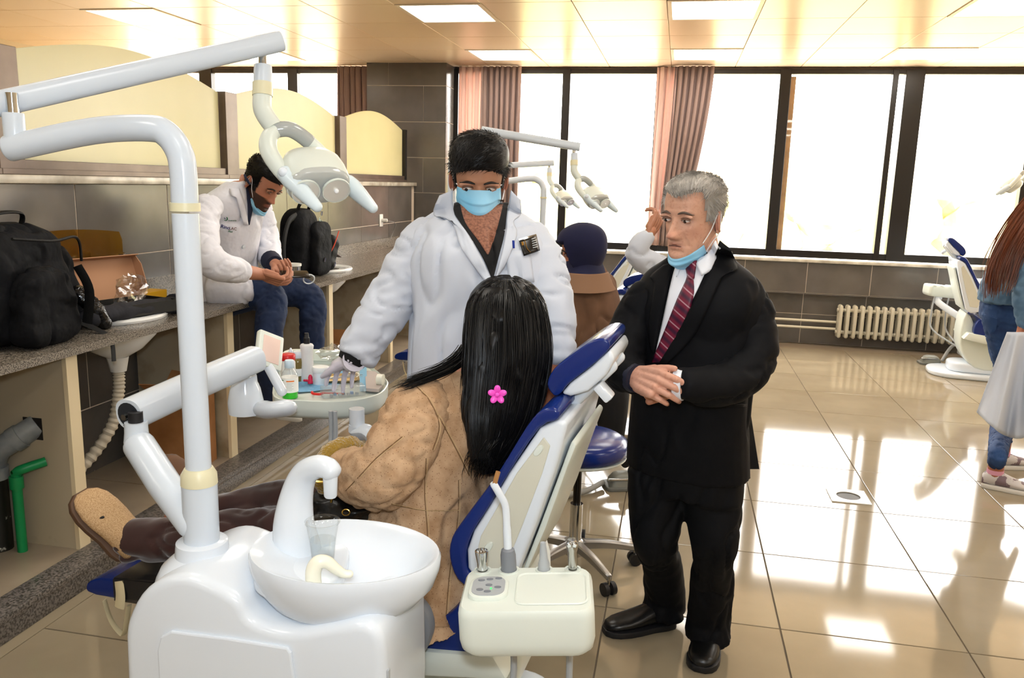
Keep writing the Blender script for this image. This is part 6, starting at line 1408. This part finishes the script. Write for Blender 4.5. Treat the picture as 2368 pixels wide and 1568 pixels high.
# ------------------------------------------------------------------ woman in denim at the right edge
def denim():
    r = person('person', 'woman in denim jacket and jeans with long auburn hair at right edge', atZ(2310, 1120, 0)); sk = 'a8684c'; F = D(75)
    M_dj = pm('light_denim', '44617c', .85, col2='5c7a94', vs=10, vdet=8); M_dd = pm('blue_denim', '1a3158', .85, col2='2c4a78', vs=9, vdet=8, bump=.2, bs=300, bdist=.002)
    d = 4.75
    tr = [(J(2326, 700, 4.85), F, .19, .15), (J(2338, 650, 4.83), F, .185, .145), (J(2372, 570, 4.8), F, .19, .14), (J(2410, 500, 4.78), F, .19, .13), (J(2435, 465, 4.77), F, .14, .10), (J(2450, 445, 4.77), F, .07, .07)]
    la = [J(2392, 530, 4.62, .072), J(2385, 610, 4.58, .07), J(2372, 690, 4.56, .066), J(2374, 745, 4.54, .05)]
    jk = MB().join(trunk(tr)).join(limb(la, wr=.05)).remesh(.011, 4); wrinkle(jk, .006, 10, (1, 1, 1), 6)
    H = hmat(at(2470, 420, 4.75), D(80, -35), UZ, 1.1); hd = head(H, sk, dict(brow='2a1810')); neck(hd, H, J(2445, 470, 4.77), .05, .056, lin(sk))
    a1, a2 = atZ(2296, 1128, 0), atZ(2292, 1080, 0)+Vector((.05, 0, 0))
    ln = [J(2322, 720, 4.82, .125), J(2330, 790, 4.85, .108), J(2336, 880, 4.9, .08), J(2318, 980, 4.98, .066), (a1.x, a1.y, .20, .05), (a1.x, a1.y, .15, .047)]
    lf = [J(2350, 720, 4.95, .115), J(2345, 800, 5.0, .10), J(2330, 900, 5.08, .075), (a2.x+.02, a2.y, .42, .06), (a2.x, a2.y, .22, .048), (a2.x, a2.y, .16, .046)]
    ank = [limb([(a1.x, a1.y, .2, .042), (a1.x, a1.y, .07, .040)]), limb([(a2.x, a2.y, .2, .042), (a2.x, a2.y, .07, .04)])]
    for a in ank: a.col = [lin(sk)]*len(a.v)
    w_ = Vector(J(2372, 752, 4.54)); h_ = hand(w_, Vector((-.1, -.1, -1)), fwh, 1, sk, curl=55, s=1.0)
    body(r, [trunk([(q[0], q[1], q[2]*.78, q[3]*.75) for q in tr]), limb([p[:3]+(p[3]*.65,) for p in la])]+[limb([p[:3]+(p[3]*.75,) for p in l]) for l in (ln, lf)], hd, [h_]+ank, sk)
    jk.build('denim_jacket', M_dj, r, smooth=80, normals=False)
    je = MB().join(limb(ln, dome=.15, n=20)).join(limb(lf, dome=.15, n=20)).join(trunk([(J(2330, 740, 4.86), F, .165, .15), (J(2330, 695, 4.85), F, .16, .14)])).remesh(.010, 3); wrinkle(je, .005, 14, (1, 1, 2), 2); je.build('jeans', M_dd, r, smooth=80, normals=False)
    bv = je.bvh()
    drape(bv, [(2278, 716), (2276, 745), (2286, 770)], [(2306, 718), (2304, 760), (2290, 772)], 5, off=.006).build('back_pocket', pm('pocket_denim', '243f6a', .9), r)
    for h0, dx in ((a1, 0), (a2, 1)):
        f_ = (rth*.85-fwh*.5).normalized() if not dx else (rth*.95+fwh*.1).normalized(); hh = h0-f_*.06; hh.z = 0
        shoe(hh, hh+f_*.27, UZ, .10, .085, pm('mauve_sneaker', '7d6a70', .7, col2='c9c3c0', vs=16, vlo=.5, vhi=.52), pm('white_sole', 'd9d4cc', .6), r, 'sneaker')
        MB().tube([h0+Vector((0, 0, .085)), h0+Vector((0, 0, .11))], .043, 14).build('sock', pm('pink_sock', 'd79ab0', .9), r)
    # hair
    M_h = pm('auburn_hair', '4a2210', .35, spec=.6, col2='6b3418', vs=30, stretch=(1, 1, .1)); g = []
    for k_ in range(26):
        t = k_/25; g.append([J(2455+20*t, 400, 4.72), J(2400+60*t, 440, 4.62), J(2345+75*t, 505+15*t, 4.57), J(2306+80*t, 570+10*t, 4.56), J(2284+82*t, 630+10*t, 4.57), J(2279+73*t, 690-22*t+8*math.sin(k_*2.1), 4.58)])
    strands(g, 3, 420, M_h, r, .010, .0042, 18, 'hair')
    def th(x, y, z):
        if y > .03 and z < .05: return 0
        return .018
    hair_cap(H, th, 0, 0).build('hair', M_h, r, smooth=80)
    # white coat carried over the arm
    def cl(u, v):
        xa = 2330+(2400-2330)*u-72*v*(1-u)**1.2; y = 768+20*(1-u)*v+v*(165+55*math.sin(u*2.6)+30*u); dd = 4.46+.05*math.sin(u*13+v*1.5)*(.2+v)+.02*math.sin(u*27+2)*v
        return at(xa, y, dd)
    o = MB().grid(cl, 48, 24).build('carried_coat', M_coat, None, smooth=80, solid=.004); tag(o, 'white coat bundled in the denim woman\'s hand', 'coat')
denim()
# ================================================================== THINGS ON THE INSTRUMENT TRAY
ZS = ZTR+.0005
def on(x, y): p = atZ(x, y, ZS); return Vector((p.x, p.y, ZS-.002))
def bottle(name, lb, px, py, parts, cat='bottle'):
    b = on(px, py); t = thing(name, lb, cat, b)
    for nm, pr_, mt in parts: MB().lathe(pr_, 24, T(b)).build(nm, mt, t, smooth=50)
    return t, b
M_clearpl = clear_mat('clear_bottle', (.95, .96, .96), rough=.05)
M_label = pm('white_label', 'f0f0ec', .5)
t, b = bottle('mouthwash_bottle', 'small mouthwash bottle with green liquid and white cap on the tray front', 671, 918, [
    ('bottle', [(0, 0), (.024, 0), (.0265, .004), (.0265, .07), (.024, .082), (.013, .1), (.0125, .104)], M_clearpl), ('liquid', [(0, .001), (.0245, .001), (.0245, .022), (0, .022)], pm('green_liquid', '1ec514', .1)),
    ('label', [(.0268, .022), (.027, .022), (.027, .07), (.0268, .07)], M_label), ('cap', [(.0145, .1), (.0155, .102), (.0155, .122), (.013, .125), (0, .125)], pm('pale_blue_cap', 'c9dbe8', .35))])
F_ = lambda a, z: b+Vector((.0274*math.sin(a), -.0274*math.cos(a), z))
def wrap(a0, a1, z0, z1, mat, nm, z0b=None, z1b=None):
    MB().grid(lambda u, v: F_(a0+(a1-a0)*u, (z0+((z0b if z0b is not None else z0)-z0)*u)*(1-v)+(z1+((z1b if z1b is not None else z1)-z1)*u)*v), 9, 4).build(nm, mat, t)
wrap(-.95, .0, .022, .030, MATS['green_liquid'], 'label_print', None, .038); wrap(-.95, 0, .031, .034, pm('orange_print', 'ee7a22', .5), 'label_print', .039, .043)
wrap(.05, 1.0, .058, .062, MATS['orange_print'], 'label_print'); wrap(-.8, -.3, .061, .0635, pm('green_print', '1f7a3c', .5), 'label_print')
for i in range(6): wrap(.1, .9-.2*(i % 2), .0525-i*.0045, .0532-i*.0045, pm('grey_print', '8a948e', .6), 'label_print')
for a, z in ((-.55, .05), (-.42, .052), (-.33, .047), (-.48, .042)): wrap(a, a+.07, z, z+.003, MATS['green_print'], 'label_print')
bottle('red_cap_bottle', 'white bottle with a red screw cap behind the mouthwash', 667, 893, [('bottle', [(0, 0), (.023, 0), (.025, .004), (.025, .085), (.022, .092), (.022, .096)], pm('milky_plastic', 'e6e6e4', .4)), ('cap', [(.0245, .094), (.0255, .097), (.0255, .112), (.022, .115), (0, .115)], pm('red_cap', 'c81f1f', .35))])
bottle('dropper_bottle', 'tiny bottle with a pointed white dropper tip', 674, 880, [('bottle', [(0, 0), (.011, 0), (.011, .09), (.0085, .1)], MATS['milky_plastic']), ('tip', [(.0085, .1), (.008, .104), (.003, .118), (0, .12)], M_white)])
bottle('medicine_bottle', 'small brown medicine bottle with a white cap and paper label', 690, 880, [('bottle', [(0, 0), (.0195, 0), (.0205, .004), (.0205, .07), (.018, .08), (.0135, .086)], pm('olive_glass', '7a6a3a', .12)), ('label', [(.0208, .022), (.0208, .048)], M_label), ('cap', [(.0155, .084), (.0165, .086), (.0165, .104), (.014, .107), (0, .107)], M_white)])
bottle('spray_bottle', 'tall translucent white spray bottle with a black nozzle', 711, 880, [('bottle', [(0, 0), (.0235, 0), (.0255, .005), (.024, .03), (.0205, .085), (.0215, .11), (.024, .127), (.02, .133), (.011, .135)], pm('frosted_plastic', 'dcdcdc', .4)), ('nozzle', [(.0105, .134), (.0105, .155), (.008, .157), (.007, .172), (0, .173)], M_dark)])
bottle('cream_jar', 'white round cream jar with a screw lid', 742, 888, [('jar', [(0, 0), (.025, 0), (.027, .004), (.027, .046), (0, .046)], pm('jar_white', 'e9eef2', .3)), ('lid', [(.0285, .045), (.0295, .047), (.0295, .06), (.027, .064), (0, .064)], pm('jar_lid', 'e3e6e6', .35))], 'jar')
# metal tray, bib, instruments, boxes
q = [atZ(*p, ZS) for p in [(693, 903), (846, 898), (838, 858), (700, 862)]]; c = sum(q, Vector())/4; Mx = T(c.x, c.y, ZS) @ RZ(math.degrees(math.atan2((q[1]-q[0]).y, (q[1]-q[0]).x)))
mt = thing('metal_tray', 'thin gold coloured metal dish holding dental instruments', 'dish', (c.x, c.y, ZS))
o_ = rr(-.088, .088, -.055, .055, .012, 4)
MB().loft([[(p[0]*.9, p[1]*.88, .001) for p in o_], [(p[0], p[1], .010) for p in o_], [(p[0]*1.03, p[1]*1.04, .011) for p in o_], [(p[0]*.97, p[1]*.96, .009) for p in o_], [(p[0]*.88, p[1]*.86, .0025) for p in o_]], M=Mx).build('dish', pm('gold_dish', 'd9bd86', .25, metal=.6), mt, smooth=50)
for i, (x0, y0, x1, y1, lb) in enumerate([(-.09, -.046, .08, -.02, 'front slim steel probe lying on the metal dish'), (-.085, -.036, .085, .0, 'second slim steel probe lying on the metal dish'), (-.02, -.03, .085, .022, 'steel dental mirror handle under the gloved hand'), (.02, -.01, .075, .04, 'short steel tweezers at the back of the metal dish')]):
    it = thing('steel_probe', lb, 'instrument', Mx @ Vector((x0, y0, .012)), 0, 'steel dental instruments')
    a_, b__ = Mx @ Vector((x0, y0, .0135)), Mx @ Vector((x1, y1, .0145))
    MB().tube([a_, a_.lerp(b__, .5), b__], [.0016, .0024, .0022], 8).build('handle', M_steel, it); MB().tube(crv([b__, b__+Vector((.012, .004, .004)), b__+Vector((.018, .012, .001))], 4), .001, 6).build('hook', M_steel, it)
tag(MB().grid(lambda u, v: (lambda p: (p.x, p.y, ZS+.0018+.0015*math.sin(u*9+v*5)))(atZ(652+128*u+20*v, 912-12*u-46*v, ZS)), 20, 10).build('paper_bib', pm('blue_bib', '7fb2d4', .8, col2='6da2c8', vs=80)), 'light blue paper bib spread under the metal dish', 'bib')
tag(MB().grid(lambda u, v: (lambda p: (p.x, p.y, ZS+.002+.035*(1-v)**2))(atZ(832+16*u, 862+44*v, ZS)), 6, 12).build('bib_corner', pm('blue_bib2', '86b8d6', .8)), 'folded corner of blue paper standing at the tray right end', 'bib')
p0 = on(718, 893)+Vector((0, 0, .012)); rb = thing('rubber_cup', 'small magenta rubber polishing cup on the metal dish', 'rubber cup', p0); M_mg = pm('magenta_rubber', 'c3123f', .35)
MB().lathe([(0, 0), (.009, 0), (.009, .006), (.0075, .01), (.0075, .022), (.004, .03), (0, .031)], 16, T(p0)).build('cup', M_mg, rb); MB().tube([p0+Vector((0, 0, .008)), p0+Vector((-.025, .002, .008))], .004, 10).build('stem', M_mg, rb)
p0 = on(735, 912); rd_ = thing('red_clamp', 'red plastic clip at the front of the metal dish', 'clip', p0); MB().tube(crv([p0+Vector((-.02, 0, .008)), p0+Vector((-.012, -.01, .006)), p0+Vector((.012, -.01, .006)), p0+Vector((.02, 0, .008))], 5), .0045, 8, dome=True).build('ring', pm('red_plastic', 'd1261f', .3), rd_); MB().tube([p0+Vector((.02, 0, .008)), p0+Vector((.085, .012, .008))], .003, 8, dome=True).build('arm', MATS['red_plastic'], rd_)
q0, q1 = on(748, 922), on(846, 914); ang = math.degrees(math.atan2((q1-q0).y, (q1-q0).x)); L0 = (q1-q0).length
bxm = T(q0) @ RZ(ang) @ T(L0/2, .028, 0); cbx = thing('clear_box', 'clear plastic box of small blue parts at the tray front', 'box', q0)
MB().box((0, 0, .017), (L0, .055, .033), bxm).build('shell', clear_mat('clear_box_plastic', (.9, .92, .93), fres=False, gloss=.1, rough=.12, body=.22, bodycol=(.75, .78, .8)), cbx, bevel=.002)
for i in range(7): MB().box((-.04+.014*i, -.008+.012*(i % 2), .006), (.009, .012, .008), bxm).build('small_part', pm('blue_part', '3f7fc0', .4) if i % 2 else M_greyl, cbx)
bg_ = crumple((0, 0, 0), .055, 12, (1.25, .7, .55)); o_ = bg_.build('plastic_wrap', M_film, smooth=0, loc=(0, 0, 0)); o_.location = on(775, 845)+Vector((0, .02, .045)); tag(o_, 'crumpled clear plastic wrap behind the white jar on the tray', 'wrap')

# ================================================================== STOOL, PEDALS, FAR STATIONS
st_ = thing('stool', 'round navy stool with chrome five-star base between chair and suited man', 'stool', (-.346, 3.265, 0)); SO = T(-.346, 3.265, 0)
MB().lathe([(0, .50), (.19, .50), (.2, .508), (.2, .515), (0, .515)], 36, SO).build('seat_pan', M_cream, st_)
MB().lathe([(0, .51), (.185, .512), (.203, .525), (.207, .55), (.2, .575), (.175, .59), (.1, .598), (0, .6)], 40, SO).build('seat_cushion', M_blue, st_, smooth=70)
MB().tube([SO @ Vector((0, 0, .28)), SO @ Vector((0, 0, .51))], .017, 18).build('gas_piston', pm('dark_piston', '35322f', .25, metal=.8), st_)
MB().tube([SO @ Vector((0, 0, .10)), SO @ Vector((0, 0, .29))], .027, 20).build('column', M_chrome, st_)
MB().lathe([(.04, .06), (.045, .1), (.035, .125), (.028, .13)], 20, SO).build('hub', M_steel, st_)
M_cast = pm('cast_aluminium', '9b9894', .3, metal=.8)
for k_ in range(5):
    a = math.radians(-52+72*k_); d = Vector((math.cos(a), math.sin(a), 0)); s2 = Vector((-d.y, d.x, 0)); o = SO.translation
    P = crv([tuple(o+d*.03+Vector((0, 0, .105)))+(.022,), tuple(o+d*.15+Vector((0, 0, .098)))+(.018,), tuple(o+d*.27+Vector((0, 0, .075)))+(.013,)], 5)
    lg = MB().tube([p[:3] for p in P], [p[3] for p in P], 12, upv=(0, 0, 1), ex=3, dome=.3).build('leg', M_cast, st_)
    c = o+d*.27; MB().tube([c+Vector((0, 0, .045)), c+Vector((0, 0, .08))], .007, 8).build('caster_stem', M_steel, lg)
    w2 = MB(); 
    for s_ in (-1, 1): w2.tube([c+s2*(s_*.008)+Vector((0, 0, .027)), c+s2*(s_*.026)+Vector((0, 0, .027))], .027, 18)
    w2.build('caster', M_dark, lg)
dup(st_, at(1368, 900, 4.6)*1.0-Vector((0, 0, at(1368, 900, 4.6).z-.1)), 20, 'dark stool under the woman in the navy headscarf')
def pedal(lb, p, rz, hose):
    t = thing('foot_pedal', lb, 'pedal', p, rz); W_ = MW[t.name]
    MB().prism(rr(-.11, .11, -.075, .075, .03, 4), .0, .02, W_).build('base', pm('pedal_grey', '6b6c66', .45), t, bevel=.004)
    MB().loft([[(x*k, y*k, z) for x, y in rr(-.085, .085, -.06, .06, .025, 4)] for k, z in ((1, .018), (.95, .045), (.7, .075), (.45, .085))], M=W_).build('cover', pm('pedal_top', '83847c', .35), t)
    MB().box((-.03, -.06, .05), (.15, .03, .012), W_ @ RX(-12)).build('treadle', M_steel, t, bevel=.003)
    tag(MB().tube(crv(hose, 8), .015, 12).build('pedal_hose', pm('hose_grey', '9a9a96', .5)), 'grey hose of '+lb.replace('grey ', ''), 'hose')
pedal('grey foot pedal on the floor behind the blue stool', (-.2, 4.28, 0), 20, [(-.31, 4.24, .03), (-.4, 4.1, .02), (-.55, 4.0, .02), (-.72, 4.15, .02), (-.9, 4.6, .02)])
pedal('grey foot pedal on the floor by the far right chair', (2.5, 8.42, 0), 0, [(2.58, 8.35, .05), (2.66, 8.36, .2), (2.72, 8.2, .26), (2.8, 8.1, .2)])
def recline(root, deg, h_=(.03, .62)):
    M_ = T(h_[0], 0, h_[1]) @ RY(deg) @ T(-h_[0], 0, -h_[1])
    for c in root.children:
        n = c.name.split('.')[0]
        if n in ('backrest_cushion', 'backrest_shell', 'rear_rib', 'headrest_cushion', 'headrest_shell', 'headrest_bar', 'lock_knob'): c.matrix_local = M_
def station(O, rz, labels, rec=0, what=('chair', 'unit', 'con')):
    R_ = RZ(rz-A1); O = Vector(O)
    for k_, root in (('chair', chair), ('unit', unit), ('con', con)):
        if k_ not in what: continue
        off = R_ @ (root.location-O1); n = dup(root, O+off, math.degrees(root.rotation_euler.z)+rz-A1, labels[k_])
        if k_ == 'chair' and rec: recline(n, rec)
station((-.7, 5.55, 0), -5, {'chair': 'reclined dental chair behind the suited man, navy edge showing', 'con': 'assistant console seen between the dentist\'s sleeve and the suited man', 'unit': 'white dental water unit hidden behind the dentist'}, 26, ('chair', 'con'))
station((-.62, 7.25, 0), -5, {'chair': 'upright cream dental chair near the window behind the raised arm'}, 6, ('chair',))
station((2.72, 8.0, 0), 172, {'chair': 'empty cream dental chair by the radiator facing right', 'unit': 'white water unit behind the denim woman', 'con': 'cream console beside the far right chair back'}, 0)
HEADP_ = ('drop_pin', 'drop_collar', 'cream_collar', 'neck', 'yoke_arm', 'clear_yoke_cover', 'head_shell', 'lens_cover', 'reflector', 'handle', 'hinge')
def lamp_copy(lb, base, z0, ztop, bendto, elbow, end, ang, cups=True):
    t = thing('operating_lamp', lb, 'lamp', (base[0], base[1], z0), 0, 'operating lamps'); b = Vector((base[0], base[1], 0)); bt = Vector(bendto)
    dr_ = Vector((bt.x-b.x, bt.y-b.y, 0)).normalized()
    P = crv([b+Vector((0, 0, z0)), b+Vector((0, 0, (z0+ztop)/2)), b+Vector((0, 0, ztop-.14)), b+Vector((0, 0, ztop-.06))+dr_*.01, b+Vector((0, 0, ztop-.015))+dr_*.05, b+Vector((0, 0, ztop))+dr_*.13, bt], 6)
    MB().tube(P, .027, 20, dome=.4).build('pole', M_white2, t)
    MB().tube([b+Vector((0, 0, ztop-.17)), b+Vector((0, 0, ztop-.155))], .0305, 20).build('joint_ring', M_creamd, t)
    e = Vector(elbow); MB().tube([bt, e], .012, 12).build('pivot_pin', M_chrome, t)
    en = Vector(end); d = (en-e).normalized(); MB().tube([e-d*.07, e, en, en+d*.035], .0255, 18, ex=2.8).build('spring_arm', M_white2, t)
    M_ = T(en-Vector((base[0], base[1], z0))-Vector((0, 0, 0))) @ RZ(ang) @ T(-(h0-lamp.location))
    for c in lamp.children:
        if c.name.split('.')[0] in HEADP_:
            k_ = c.copy(); COL.objects.link(k_); k_.parent = t; k_.matrix_local = M_
            for g in c.children: g2 = g.copy(); COL.objects.link(g2); g2.parent = k_
    return t
lamp_copy('operating lamp hanging right of the dentist\'s head', (at(1046, 400, 4.95).x, at(1046, 400, 4.95).y), .75, 1.83, at(1140, 330, 4.95), at(1140, 306, 4.95), at(1328, 338, 4.95), 0)
lamp_copy('smallest distant operating lamp in front of the black mullion', (at(1256, 480, 7.2).x, at(1256, 480, 7.2).y), .75, at(1256, 414, 7.2).z, at(1150, 422, 7.15), at(1150, 384, 7.15), at(1271, 377, 7.2), 0)
lamp_copy('operating lamp cut off at the right edge of view', (3.45, 7.7), .75, 1.75, (3.2, 7.2, 1.75), (3.2, 7.2, 1.86), at(2398, 345, 6.9), 180)
